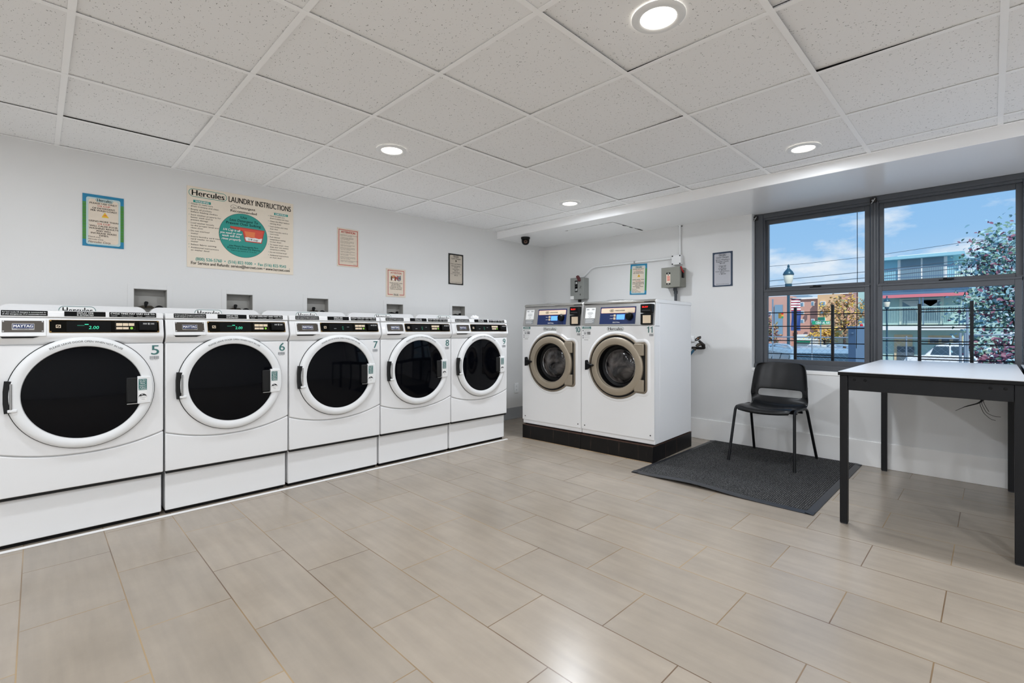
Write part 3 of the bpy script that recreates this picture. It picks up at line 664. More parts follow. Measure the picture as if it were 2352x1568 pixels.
def big_washer():
    t = thing('commercial_washer', '', 'washing machine', group='steel-topped washers on black plinths')
    h = .3605; DC = (.013, 0, .785)
    c = g('enamel2'); c.box(-h, h, .1, .76, .15, 1.36).box(-h, -h + .03, .004, .1, .19, 1.142).box(h - .03, h, .004, .1, .19, 1.142).box(-h, h, .012, .1, .15, .192)
    c.ext([(.01, 1.13), (.034, 1.334), (.03, 1.345), (.036, 1.357), (.05, 1.3615), (.1, 1.3615), (.1, 1.13)], 'yz', -h, -h + .008).ext([(.01, 1.13), (.034, 1.334), (.03, 1.345), (.036, 1.357), (.05, 1.3615), (.1, 1.3615), (.1, 1.13)], 'yz', h - .008, h)
    c.build('cabinet', t, bevel=.003)
    g('gap').box(-h + .02, h - .02, .03, .74, .1385, .151).build('base_gap_shade', t)  # black slab standing for the shaded gap above the plinth
    # front sheet with a round opening for the door
    f = g('enamel2'); n = 48; ro = .205; q = .25
    ci = [(DC[0] + ro * math.cos(2 * math.pi * i / n), 0, DC[2] + ro * math.sin(2 * math.pi * i / n)) for i in range(n)]; sq = []
    for i in range(n):
        a = 2 * math.pi * i / n; k = q / max(abs(math.cos(a)), abs(math.sin(a))); sq.append((DC[0] + k * math.cos(a), 0, DC[2] + k * math.sin(a)))
    f.add(ci + sq, [(i, (i + 1) % n, n + (i + 1) % n, n + i) for i in range(n)])
    X0, X1, Z0_, Z1_ = DC[0] - q, DC[0] + q, DC[2] - q, DC[2] + q
    for a, b, c_, d_ in ((-h, X0, .19, 1.139), (X1, h, .19, 1.139), (X0, X1, .19, Z0_), (X0, X1, Z1_, 1.139)): f.add([(a, 0, c_), (b, 0, c_), (b, 0, d_), (a, 0, d_)], [(0, 1, 2, 3)])
    for a, b in ((-h, -h), (h, h)): f.add([(a, 0, .19), (a, .01, .19), (a, .01, 1.139), (a, 0, 1.139)], [(0, 1, 2, 3)])
    f.add([(-h, 0, .19), (h, 0, .19), (h, .02, .19), (-h, .02, .19)], [(0, 1, 2, 3)])
    f.build('front_panel', t)
    g('enamel2').box(h, h + .004, .05, .76, 1.331, 1.3605).build('side_trim', t, bevel=.0015)
    for sx in (-h + .035, h - .035): g('iron').lathe([(.006, 0), (.005, -.002), (0, -.003)], (sx, 0, .225), 'y', 10).build('screw', t)
    fa = g('steel').ext([(.0, 1.142), (.034, 1.334), (.09, 1.334), (.09, 1.142)], 'yz', -h + .003, h - .0085).build('control_fascia', t, bevel=.002)
    ld = g('steel_lid').ext([(.034, 1.3355), (.0285, 1.345), (.0345, 1.357), (.05, 1.3635), (.76, 1.3635), (.76, 1.3355)], 'yz', -h + .001, h - .0085).build('lid', t, bevel=.002, sharp=60)
    g('steel').lathe([(.1, 0), (.098, .008), (.085, .016), (.06, .02), (0, .021)], (-.12, .22, 1.3635), 'z', 36).build('dispenser_cap', t)
    tp = lambda w: .177 * (w - 1.142)
    U = lambda px: -.169 + (px - 268) / (1470 - 268) * .345 if px < 1600 else .245 + (px - 1745) / 400 * .104
    def Z(py, px): # zoom of the panel: leaning edges and rising lines taken out
        top = 225 - 50 * (px - 330) / 1190; bot = 848 - 10 * (px - 270) / 1200
        return 1.307 - (py - top) / (bot - top) * .152
    d = D(y=-.001, tilt=tp); d.rect(-.169, .184, 1.155, 1.307, 'navy')
    d.text('PAUSE', -.065, -.032, 1.229, .006, 'white_ink', bold=.02); d.text('START', -.066, -.035, 1.203, .006, 'white_ink', bold=.02)
    d.text('SELECTOline', -.033, .036, 1.17, .009, 'white_ink', bold=.02)
    dp = d.build('display_panel', t)
    d = D(y=-.002, tilt=tp); d.rrect(-.160, .175, 1.251, 1.297, .008, 'pinkline'); d.rrect(-.1575, .1725, 1.2535, 1.2945, .007, 'cream', 2)
    d.ell(-.051, 1.274, .023, .0115, 'ink', 3); d.ell(-.051, 1.274, .0205, .0095, 'cream', 4); d.text('W', -.064, -.037, 1.274, .016, 'ink', 5, bold=.02, shear=.1); d.text('wascomat', -.018, .078, 1.2755, .0125, 'ink', 3, bold=.012); d.text('quality inside', .108, .155, 1.263, .0035, 'grey_ink', 3)
    d.build('brand_plate', dp)
    for z in (1.229, 1.2025): g('cream').box(-.029, -.007, -.005 + tp(z), tp(z), z - .0095, z + .0105).build('button', dp, bevel=.003)
    d = D(y=-.0035, tilt=tp); d.rect(.001, .081, 1.194, 1.239, 'lcd'); d.build('lcd_screen', dp)
    z = 1.221; g('black').lathe([(.034, .004), (.034, -.012), (.03, -.03), (.024, -.036), (0, -.038)], (.128, tp(z), z), 'y', 28).build('knob', dp)
    # reader and code holder
    rd = g('black').box(.246, .349, -.024, .03, 1.2465, 1.3205).build('card_reader', t, bevel=.006)
    d = D(y=-.0246); d.text('BUSY', .266, .318, 1.2955, .0125, 'red_led', bold=.012); d.rect(.262, .335, 1.266, 1.268, 'grey_ink'); d.build('led_display', rd)
    ch = g('black').box(.242, .346, -.014, .02, 1.149, 1.241).build('code_holder', t, bevel=.004)
    d = D(y=-.0146); d.rect(.264, .336, 1.16, 1.226, 'cream'); d.build('blank_sticker', ch)
    d = D(y=-.001, tilt=tp); d.rect(-.328, -.222, 1.209, 1.306, 'white_ink'); d.bars(-.318, -.29, 1.285, 1.297, 'grey_ink', 2, 3); d.bars(-.262, -.232, 1.285, 1.297, 'grey_ink', 2, 5)
    for i, (a, b) in enumerate(((-.3, -.25), (-.306, -.244), (-.296, -.254))): d.rect(a, b, 1.262 - i * .009, 1.2645 - i * .009, 'grey_ink', 2)
    d.ell(-.276, 1.226, .012, .009, 'grey_ink', 2); d.ell(-.276, 1.226, .0095, .007, 'white_ink', 3)
    d.rect(-.328, -.225, 1.162, 1.205, 'grey_ink')
    for i in range(4): d.rect(-.32, -.235 - .012 * (i % 2), 1.1965 - i * .0095, 1.199 - i * .0095, 'white_ink', 2)
    d.build('price_label', t)
    d = D(y=-.0008); d.hercules(-.088, .078, 1.0955, 1.1305, face='enamel2', ring='teal_dark'); d.build('logo_sticker', t)
    d = D(y=-.0008); d.bars(.317, .352, 1.052, 1.072, 'grey_ink'); d.build('barcode_decal', t)
    d = D(y=-.0008); d.rect(-.35, -.255, 1.112, 1.134, 'teal_dark'); d.rect(-.335, -.27, 1.1255, 1.1285, 'white_ink', 2); d.rect(-.342, -.263, 1.1175, 1.1205, 'white_ink', 2)
    for z in (1.097, 1.049, 1.03): d.ell(-.342, z, .005, .005, 'ink_soft'); d.rect(-.33, -.27, z - .001, z + .001, 'grey_ink')
    d.frame(-.332, -.306, 1.062, 1.085, .002, 'ink_soft'); d.ell(-.319, 1.072, .007, .006, 'grey_ink'); d.rect(-.298, -.262, 1.077, 1.085, 'ink_soft'); d.rect(-.298, -.262, 1.063, 1.0715, 'ink_soft')
    d.text('TRICOMA', -.33, -.285, 1.012, .006, 'ink_soft', bold=.02); d.build('instruction_decal', t)
    # door
    rb = g('enamel2')
    def loop(gm, sets, m=None):
        k = len(sets[0][0]); vs = [(x, y, z) for pts, y in sets for x, z in pts]
        gm.add(vs, [(r * k + i, r * k + (i + 1) % k, (r + 1) * k + (i + 1) % k, (r + 1) * k + i) for r in range(len(sets) - 1) for i in range(k)], m); return gm
    loop(rb, [(outline(.283, .026), .0), (outline(.283, .018), -.005), (outline(.283, .006), -.007), (outline(.283, -.002), -.004)]).build('raised_bead', t, sharp=60)
    bz = loop(g('bronze_dark'), [(outline(.283, 0), .0), (outline(.283, 0), -.012), (outline(.283, -.006), -.016), (outline(.283, -.013), -.014), (outline(.283, -.014), -.001)]).build('door_bezel', t, sharp=60)
    k = loop(g('gap'), [(outline(.283, -.012), -.004), (outline(.283, -.10), -.004)]).build('door_shadow_gap', bz)
    dr = g('bronze').lathe([(.205, 0), (.2535, -.002), (.2535, -.022), (.248, -.029), (.238, -.032), (.205, -.034), (.193, -.031), (.188, -.024), (.186, .0)], DC, 'y', 80).build('door', t)
    for s_ in (1, -1):
        z = .785 + s_ * .152; g('bronze').box(.19, .276, -.029, -.004, z - .05, z + .05).build('hinge_block', dr, bevel=.004)
    g('black').lathe([(.19, -.03), (.186, .0), (.178, .05), (.150, .062)], DC, 'y', 64).build('door_gasket', dr)
    g('chrome').lathe([(.152, .058), (.150, .052), (.146, .05), (.143, .054)], DC, 'y', 64).build('drum_rim', dr)
    g('drum_glass').lathe([(.152, .062), (.14, .05), (.1, .036), (0, .028)], DC, 'y', 64).build('door_glass', dr)
    g('black').ext([(-.286, .826), (-.272, .832), (-.262, .806), (-.235, .796), (-.206, .792), (-.206, .778), (-.24, .772), (-.265, .744), (-.286, .74)], 'xz', -.058, -.026).build('latch_handle', dr, bevel=.004)
    d = D(y=-.0008); one(d, .297); d.text('0', .321, .352, 1.1065, .052, 'teal_dark', 1, bold=.02); d.build('number_decal', t)
    return t
bw = big_washer(); x, y = along(.352, .012); bw.location = (x, y, 0); bw.rotation_euler[2] = RZ
bw['label'] = 'steel-topped washer numbered 10 standing nearer the corner'
b2 = copy_tree(bw); x, y = along(1.0785, .012); b2.location = (x, y, 0); b2['label'] = 'steel-topped washer numbered 11 beside the black mat, white side showing'
for ch in b2.children:
    if ch.name.startswith('number_decal'):
        d = D(y=-.0008); one(d, .296); one(d, .326); ch.data = d.mesh('number_decal', recalc=False)
# ================================================================== SIGNS
def wl_local(px, py, o): p = onX(px, py, XL); return p[1] - o[0], p[2] - o[1]      # on the washer wall
def wb_local(px, py, o): p = onY(px, py, YB); return p[0] - o[0], p[2] - o[1]      # on the window wall
def sign(name, label, wall, u0, w0, wd, ht, back, group=None, rot=0, th=.003):
    """a printed board: its lower left corner at (u0, w0) on the wall; returns the print, ready to be drawn on"""
    d = D(y=-th - .0002, step=.0004)
    G.box(d, 0, wd, -th, 0, 0, ht, back)
    d.meta = (name, label, wall, u0, w0, group, rot); return d
def hang(d, cat='sign'):
    name, label, wall, u0, w0, group, rot = d.meta
    o = d.build(name)
    o.location = (XL + .001, u0, w0) if wall == 'L' else (u0, YB - .001, w0)
    o.rotation_euler = (0, rot, 0)
    if wall == 'L': o.rotation_euler = (0, 0, R(90))
    return tag(o, label, cat, group)

# --- the big instruction board
Y_, Z_, BW, BH = .788, 1.572, .762, .604
d = sign('instruction_board', 'big cream laundry instructions board with a green disc and red scoop', 'L', Y_, Z_, BW, BH, 'poster_cream')
def Q(px, py):
    u, w = wl_local(420 + px * 260 / 1853, 420 + py * 220 / 1568, (Y_, Z_)); uu = u / BW
    return u, w
def qtext(s, p0, p1, h, m, k=2, bold=.0, shear=0.):
    a, b = Q(*p0), Q(*p1); d.text(s, a[0], b[0], (a[1] + b[1]) / 2, h, m, k, bold, shear)
a, b = Q(92, 155), Q(718, 243); d.hercules(a[0], b[0], (a[1] + b[1]) / 2 - .03, (a[1] + b[1]) / 2 + .03)
qtext('LAUNDRY INSTRUCTIONS', (748, 268), (1762, 430), .043, 'ink', bold=.02)
def taglab(s, p0, p1):
    a, b = Q(*p0), Q(*p1); w = (a[1] + b[1]) / 2; d.rect(a[0], b[0], w - .0095, w + .0095, 'teal'); d.text(s, a[0] + .012, b[0] - .012, w, .0125, 'white_ink', 2, bold=.03)
taglab('WASHING', (168, 300), (455, 335)); taglab('DRYING', (1490, 510), (1715, 540))
LW = [['Check to make sure', 'drum is empty and clean'], ['Empty all pockets', 'before loading clothes'], ['Sort clothes properly for', 'better wash and to', 'prevent damage'], ['Load washer loosely', 'to the proper level and', 'close door'],
      ['Do not overload', 'washer'], ['Insert laundry card into', 'card reader to start', 'washer'], ['Select fabric setting'], ['Additional instructions', 'on washer decal']]
LD = [['Check to make sure', 'drum is empty and clean'], ['Clean lint filter before', 'starting dryer'], ['Load clothes and close', 'dryer door'], ['Insert laundry card in', 'card reader'], ['Push desired', 'temperature setting', 'to start dryer'],
      ['To restart dryer, close', 'dryer door and reselect', 'temperature setting'], ['Do not overload dryer'], ['Additional instructions', 'on dryer decal']]
for L_, (u, w1, w0), hh in ((LW, (Q(127, 340)[0], Q(127, 333)[1], Q(130, 1092)[1]), .0105), (LD, (Q(1422, 535)[0], Q(1422, 538)[1], Q(1428, 1218)[1]), .0105)):
    n = sum(len(p) for p in L_); st = (w1 - w0) / (n - 1 + .24 * (len(L_) - 1)); w = w1; right = u > .4
    for p in L_:
        d.ell(u - .011, w, .0022, .0022, 'teal', 2, 10)
        for s in p:
            d.text(s, u, u + (.0064 if right else .0079) * len(s) * (1.0 if right else 1.0), w, hh, 'ink', 2); w -= st
        w -= .24 * st
a = Q(837, 395); d.ell(a[0], a[1], .0245, .0165, 'ink', 2); d.ell(a[0], a[1], .0225, .0148, 'poster_cream', 3); d.ctext('he', a[0], a[1] - .003, .014, 'ink', 4, shear=.2)
qtext('Detergent', (905, 405), (1182, 442), .019, 'ink', bold=.012); qtext('Recommended', (778, 450), (1205, 512), .019, 'ink', bold=.012)
a, b = Q(592, 800), Q(1375, 930); cx_, cr_ = (a[0] + b[0]) / 2, (b[0] - a[0]) / 2; cw = (Q(985, 510)[1] + Q(985, 1220)[1]) / 2
d.ell(cx_, cw, cr_ + .002, cr_ + .002, 'ink_soft', 1, 64); d.ell(cx_, cw, cr_, cr_, 'teal', 2, 64)
for s, p0, p1, h, sh in (('Use', (945, 562), (1045, 578), .018, 0), ('Less Detergent To', (762, 596), (1225, 660), .02, .15), ('Prevent Over Sudsing.', (705, 640), (1280, 722), .02, .08)): qtext(s, p0, p1, h, 'ink', 4, .006, sh)
cup = [Q(*p) for p in ((770, 703), (985, 733), (1337, 788), (1325, 832), (1287, 997), (1017, 962), (973, 795), (775, 737))]; d.poly(cup, 'frame_red', 3)
cup = [Q(*p) for p in ((785, 713), (985, 748), (1320, 800), (1310, 830), (1272, 985), (1027, 952), (985, 785), (785, 728))]; d.poly(cup, 'orange_red', 4)
d.poly([Q(*p) for p in ((1005, 790), (1180, 815), (1170, 900), (1030, 880))], 'orange', 5)
d.poly([Q(*p) for p in ((1012, 892), (1060, 888), (1120, 905), (1180, 905), (1240, 922), (1293, 915), (1277, 980), (1030, 948))], 'white_ink', 6); qtext('1/4 cup', (1075, 922), (1225, 946), .016, 'ink', 7, .01)
for s, p0, p1 in (('1/4 Cup is all', (655, 752), (935, 790)), ('you need or your', (602, 800), (968, 842)), ('wash will not', (640, 850), (930, 885)), ('rinse properly.', (632, 900), (950, 938))): qtext(s, p0, p1, .0175, 'white_ink', 8, .02, .25)
for s, p0, p1, h in (('Use Menos Detergente Para', (755, 1018), (1228, 1072), .0135), ('Prevenir El Exceso De Espuma.', (725, 1052), (1265, 1112), .0135), ('Todo lo que necesita es 1/4 de taza.', (785, 1100), (1205, 1142), .008)): qtext(s, p0, p1, h, 'ink', 4, 0, .12)
qtext('(800) 526-5760  \u2022  (516) 822-9300  \u2022  Fax (516) 822-9543', (208, 1245), (1685, 1368), .0235, 'teal', 2, .02)
qtext('For Service and Refunds: service@hercnet.com \u2022 www.hercnet.com', (132, 1308), (1745, 1432), .0225, 'ink', 2, .018)
for p in ((1753, 378), (1745, 1410), (155, 1285)): a = Q(*p); d.ell(a[0], a[1], .003, .003, 'grey_ink', 2, 10)
hang(d)

# --- green bordered quarter-cup signs, the same print in two sizes
def cup_sign(d, w, h):
    d.rect(0, w, 0, h, 'poster_blue'); d.rect(0, w, h * .13, h * .845, 'poster_green', 2)
    for i in range(26):
        z = h * (.14 + .7 * i / 26); d.rect(0, w, z, z + h * .006, 'teal_dark', 3) if i % 2 else None
    d.rrect(w * .085, w * .915, h * .035, h * .945, w * .06, 'poster_ice', 4); d.rrect(w * .135, w * .865, h * .065, h * .915, w * .08, 'paper_cream', 5)
    d.hercules(w * .31, w * .73, h * .865, h * .937, 6, 'teal_dark', 'poster_ice')
    for s, u0, u1, y, m in (('PLEASE USE ONLY', .17, .83, .835, 'ink'), ('1/4 CUP', .36, .66, .79, 'red_ink'), ('OF DETERGENT', .23, .78, .742, 'ink'), ('PER WASH LOAD!', .19, .82, .698, 'ink'), ('USING MORE THAN', .15, .86, .49, 'ink'), ('1/4 CUP', .36, .66, .443, 'red_ink'),
                            ('WILL CAUSE POOR', .165, .845, .398, 'ink'), ('WASHING RESULTS', .15, .86, .352, 'ink'), ('AND WILL', .32, .68, .306, 'ink'), ('INCREASE WASH', .2, .81, .261, 'ink'), ('TIMES.', .38, .63, .216, 'ink')):
        d.text(s, w * u0, w * u1, h * y, h * .031, m, 7, bold=.014)
    d.poly([(w * .45, h * .575), (w * .63, h * .575), (w * .56, h * .645), (w * .53, h * .675), (w * .5, h * .64)], 'yellow', 7); d.poly([(w * .49, h * .605), (w * .59, h * .605), (w * .54, h * .64)], 'orange', 8)
    for s, u1, y, k in (('Thank you,', .43, .185, .026), ('Hercules Corp.', .5, .14, .026), ('Hercules Corp.', .68, .09, .04)): d.text(s, w * .13, w * u1, h * y, h * k, 'ink_soft', 7, shear=.35)
d = sign('detergent_sign', 'quarter-cup detergent sign beside the big instruction board, green and blue border', 'L', .213, 1.6585, .211, .3445, 'poster_blue'); cup_sign(d, .211, .3445); hang(d)
d = sign('detergent_sign', 'quarter-cup detergent sign between the two grey switch boxes, green and blue border', 'B', -2.917, 1.503, .207, .342, 'poster_blue', rot=R(2)); cup_sign(d, .207, .342); hang(d)

# --- red framed notices
w, h = .21, .352; d = sign('attention_notice', 'narrow attention notice in a thin red frame, all small text', 'L', 1.938, 1.686, w, h, 'paper_cream'); m_ = .012
d.frame(m_, w - m_, m_, h - m_, .0055, 'red_ink'); d.text('ATTENTION', .037, .172, h - .034, .02, 'frame_red', 2, bold=.035)
rn = random.Random(5); y = h - .06
for i, (n, wd) in enumerate(((2, .172), (3, .125), (3, .13), (2, .138), (3, .138), (2, .138), (2, .138), (3, .145), (2, .17))):
    txt = ['PLEASE FOLLOW THE RULES AND SIGNS', 'PLEASE DO NOT OVERFILL THE MACHINES', 'PLEASE DO NOT LEAVE CLOTHES ON THE', 'PLEASE DO NOT SIT ON MACHINES'][i % 4]
    for q in range(n):
        d.text(txt if q == 0 else 'AND THE WASHERS' if q == n - 1 else 'IN THE LAUNDRY ROOM OR', .03 if i else .025, (.03 if i else .025) + wd * (1 if q < n - 1 else .55 + .2 * rn.random()), y, .0048, 'ink_soft', 2); y -= .0092
    y -= .0065
d.text('Thank you', w - .055, w - .024, m_ + .013, .006, 'ink_soft', 2, shear=.2); hang(d)
w, h = .221, .28; d = sign('pet_notice', 'attention notice with crossed out dog and cat heads in a red frame', 'L', 2.434, 1.432, w, h, 'paper_cream')
d.frame(.018, w - .018, .02, h - .015, .0055, 'frame_red'); d.rect(.075, .148, .018, .03, 'paper_cream', 2); d.text('ATTENTION', .05, .172, h - .041, .018, 'red_ink', 2, bold=.015)
cx_, cz = .081, .188  # dog head
d.ell(cx_, cz, .023, .027, 'tan_fur', 2); d.ell(cx_ - .022, cz - .004, .008, .024, 'brown_fur', 3); d.ell(cx_ + .022, cz - .006, .008, .024, 'brown_fur', 3); d.ell(cx_, cz - .013, .012, .012, 'white_ink', 3); d.ell(cx_, cz - .006, .004, .003, 'ink', 4, 12)
for s in (-1, 1): d.ell(cx_ + .009 * s, cz + .006, .003, .004, 'ink', 4, 12)
cx_, cz = .142, .184  # cat head
d.ell(cx_, cz, .026, .024, 'grey_fur', 2); d.poly([(cx_ - .025, cz + .01), (cx_ - .022, cz + .035), (cx_ - .006, cz + .021)], 'grey_fur', 2); d.poly([(cx_ + .025, cz + .01), (cx_ + .022, cz + .035), (cx_ + .006, cz + .021)], 'grey_fur', 2)
for s in (-1, 1): d.ell(cx_ + .01 * s, cz + .001, .004, .006, 'ink', 4, 12)
d.ell(cx_, cz - .011, .008, .006, 'white_ink', 3, 16); d.ell(cx_, cz - .008, .003, .002, 'ink', 4, 10)
d.line((.088, .212), (.145, .168), .006, 'red_ink', 6); d.line((.088, .168), (.145, .212), .006, 'red_ink', 6)
for i, (s, x) in enumerate((('PLEASE DO NOT WASH', .072), ('OR DRY ANIMAL', .052), ('BEDDING OR ANY', .055), ('OTHER PET RELATED', .07), ('ITEMS IN MACHINES', .066))): d.text(s, .111 - x, .111 + x, .139 - i * .0152, .0088, 'ink_soft', 2, bold=.012)
d.hercules(.08, .143, .013, .034, 3, 'teal_dark', 'paper_cream'); hang(d)

# --- price cards
def price(d, w, h, border, paper, rows, foot):
    d.rect(0, w, 0, h, border); d.rrect(w * .085, w * .92, h * .035, h * .955, w * .06, paper, 2); d.hercules(w * .30, w * .7, h * .875, h * .955, 3, border, paper)
    d.text('Cycle Charges', w * .18, w * .82, h * .845, h * .04, 'ink', 3, bold=.02, shear=.4)
    for s, y, k, wd in rows: d.text(s, w * (.5 - wd / 2), w * (.5 + wd / 2), h * y, h * k, 'ink_soft', 3, bold=.02)
    d.text(foot, w * .17, w * .83, h * .07, h * .018, 'ink_soft', 3)
d = sign('price_card', 'black bordered cycle charges card above the end washer', 'L', 3.198, 1.606, .206, .34, 'black_border')
price(d, .206, .34, 'black_border', 'taupe_paper', (('Front Load Washers', .672, .034, .74), ('Normal Delicate', .605, .034, .6), ('$2.00', .555, .03, .22), ('Extra Rinse', .5, .034, .44), ('$0.25', .45, .03, .22), ('Heavy Wash', .395, .034, .48), ('heavily soiled items cycle', .345, .018, .72), ('$0.50', .3, .03, .22)), 'HERCULES LAUNDRY SERVICE')
d.frame(.094, .111, .252, .272, .003, 'ink', 4); d.ell(.1025, .261, .005, .005, 'ink', 4, 14); hang(d)
d = sign('price_card', 'navy bordered cycle charges card between grey switch box and window', 'B', -1.974, 1.531, .192, .339, 'navy_border', rot=R(0))
price(d, .192, .339, 'navy_border', 'silver_paper', (('20 Lb Washers', .775, .036, .7), ('Regular Cycle', .725, .036, .62), ('$3.50', .675, .036, .26), ('Heavy Soil', .6, .03, .36), ('+ $0.25', .563, .03, .34), ('Extra Rinse', .52, .03, .4), ('+ $0.25', .482, .03, .34), ('Heavy Soil And Extra', .44, .03, .7), ('Rinse', .4, .03, .2), ('+ $0.50', .362, .03, .34)), 'HERCULES LAUNDRY SERVICE'); hang(d)

# ================================================================== WASHER OUTLET BOXES (recessed in the wall)
def outlet_box(i, y0, y1, zt, label, first=[]):
    if True:
        t = thing('washer_outlet_box', label, 'outlet box', (XL, (y0 + y1) / 2, 0), R(90), 'recessed washer outlet boxes behind the washers')
        w = (y1 - y0) / 2; f = g('wall_paint')
        f.box(-w - .034, -w, -.0022, 0, 1.12, zt + .033).box(w, w + .034, -.0022, 0, 1.12, zt + .033).box(-w, w, -.0022, 0, zt, zt + .033).build('flange', t, bevel=.001)
        b = g('box_inside'); b.box(-w, w, .085, .088, 1.165, zt).box(-w, -w + .003, 0, .085, 1.165, zt).box(w - .003, w, 0, .085, 1.165, zt).box(-w, w, 0, .085, zt - .003, zt).box(-w, w, 0, .085, 1.162, 1.165); b.box(-w, w, .07, .086, 1.165, zt - .045).build('recess', t)
        v = g('brass_dark').tube([(-.065, .045, 1.22), (-.065, .045, 1.26), (-.04, .04, 1.268), (.01, .04, 1.268), (.02, .04, 1.26), (.02, .045, 1.2)], .0095, 8).build('valve_body', t)
        if i < 3: g('black').ext([(-.03, 1.265), (-.02, 1.265), (-.008, 1.298), (-.014, 1.306), (-.027, 1.307), (-.032, 1.297)], 'xz', .026, .05).build('lever', v, bevel=.003)
        else: g('black').ext([(.035, 1.262), (.055, 1.26), (.058, 1.288), (.047, 1.292), (.036, 1.285)], 'xz', .026, .05).build('lever', v, bevel=.003)
        if i < 3: g('black').lathe([(0, -.012), (.026, -.012), (.03, 0), (.026, .012), (0, .012)], (.055, .035, 1.25), 'y', 24).build('drain_hose', t)
        else: g('black').tube([(-.07, .05, 1.2), (-.06, .04, 1.262), (-.02, .035, 1.274), (.03, .035, 1.266), (.05, .04, 1.2)], .009, 8).build('drain_hose', t)
for i, (b, lb) in enumerate(zip(BOXES, ('recessed washer outlet box above the gap between washers 5 and 6', 'recessed washer outlet box under the big board, above washer 6', 'recessed washer outlet box above washer 7', 'recessed washer outlet box just under the pet notice', 'recessed washer outlet box above washer 9'))): outlet_box(i, *b, lb)

# wall outlet in the corner
t = thing('wall_outlet', 'white double power outlet low on the wall in the corner past washer 9', 'outlet', (XL, 4.255, .374), R(90))
g('white_plastic').box(-.035, .035, -.007, 0, -.062, .062).build('cover_plate', t, bevel=.003)
for z in (-.022, .022):
    s = g('white_plastic').lathe([(.0165, -.007), (.0165, -.0085), (0, -.0085)], (0, 0, z), 'y', 20).build('socket', t)
    d = D(y=-.0087); d.rect(-.008, -.0055, z, z + .01, 'ink'); d.rect(.0055, .008, z, z + .01, 'ink'); d.ell(0, z - .007, .0028, .0028, 'ink', 1, 10); d.build('slots', s)

# ================================================================== ELECTRICS ON THE WINDOW WALL
def tubes(path, rad, bend, n=6):
    out = [Vector(path[0])]
    for a, b, c in zip(path, path[1:], path[2:]):
        a, b, c = Vector(a), Vector(b), Vector(c); p, q = b + (a - b).normalized() * bend, b + (c - b).normalized() * bend
        out += [p.lerp(b, k / n).lerp(b.lerp(q, k / n), k / n) for k in range(n + 1)]
    return out + [Vector(path[-1])]
t = thing('junction_box', 'white square junction box where two white conduits meet', 'junction box', (-2.334, YB, 1.834))
g('white_plastic').box(-.05, .05, -.05, 0, -.05, .05).build('box_body', t, bevel=.006)
g('white_plastic').box(-.051, .051, -.056, -.05, -.051, .051).build('cover', t, bevel=.003)
for sx in (-.041, .041):
    for sz in (-.041, .041): g('gap').box(sx - .007, sx + .007, -.0565, -.055, sz - .006, sz + .006).build('corner_screw', t)
t = thing('conduit', 'white vertical conduit from the soffit down to the junction box', 'conduit', (-2.31, YB, 2.0))
g('white_plastic').tube([(0, -.018, SOF_Z - 2.0), (0, -.018, -.115)], .0115, 12).build('pipe', t); g('white_plastic').cyl((0, -.018, .19), .018, 0, .007, 'z', 16).build('collar', t); g('iron').box(-.02, .02, -.012, 0, .185, .19).build('clip', t)
t = thing('conduit', 'white long conduit running across the wall above the green sign', 'conduit', (-2.9, YB, 1.862))
g('white_plastic').tube(tubes([(.515, -.018, .0), (-.52, -.018, .0), (-.668, -.018, -.119)], 0, .07), .0115, 12).build('pipe', t); g('white_plastic').cyl((.515, -.018, 0), .017, -.02, 0, 'x', 16).build('collar', t); g('steel').box(.05, .065, -.032, 0, -.014, .014).build('clip', t)
# switch boxes
t = thing('disconnect_switch', 'weathered grey switch box with black on-off strip and maroon lever', 'switch box', (-3.588, YB, 1.607))
g('grey_box').box(-.1, .1, -.10, 0, -.128, .13).build('enclosure', t, bevel=.004); dr = g('grey_box').box(-.102, .102, -.108, -.10, -.132, .134).build('door', t, bevel=.003)
d = D(y=-.1084); d.rect(-.032, .012, -.042, .098, 'ink'); d.text('ON', -.024, .005, .07, .03, 'white_ink', 2, bold=.03); d.rect(-.026, .006, .03, .032, 'grey_ink', 2); d.text('OFF', -.026, .008, -.015, .03, 'white_ink', 2, bold=.03); d.rect(-.1, -.047, -.128, -.088, 'white_ink'); d.line((-.06, -.052), (.04, -.052), .0015, 'grey_ink')
for a, b in (((.045, .03), (.058, .022)), ((.052, .02), (.062, -.002)), ((.048, .012), (.04, .0)), ((.065, .028), (.07, .02))): d.line(a, b, .006, 'ink_soft')
d.ell(.05, -.075, .006, .012, 'ink_soft', 1, 14); d.build('markings', dr)
g('maroon').ext([(.005, .145), (.03, .16), (.055, .128), (.062, .09), (.04, .082)], 'xz', -.14, -.108).build('lever', t, bevel=.005); g('black').cyl((0, -.05, -.133), .02, -.03, 0, 'z', 16).build('cable_gland', t)
t = thing('disconnect_switch', 'warm grey square switch box with an orange label and red lever', 'switch box', (-2.352, YB, 1.648))
g('grey_box_warm').box(-.102, .1, -.13, 0, -.102, .1).build('enclosure', t, bevel=.004); dr = g('grey_box_warm').box(-.106, .1, -.138, -.13, -.104, .104).build('door', t, bevel=.003)
d = D(y=-.1384); d.rect(-.048, -.004, .032, .05, 'ink'); d.text('ON', -.034, -.018, .041, .009, 'white_ink', 2, bold=.02); d.rect(-.048, -.004, -.058, .032, 'paper_cream'); d.rect(-.048, -.004, -.076, -.058, 'ink'); d.text('OFF', -.038, -.014, -.067, .009, 'white_ink', 2, bold=.02)
for i in range(5): d.rect(-.04, -.009, .008 - i * .011, .014 - i * .011, 'orange_red', 2)
d.ell(-.027, .023, .008, .004, 'ink_soft', 2, 12)
d.build('rating_label', dr)
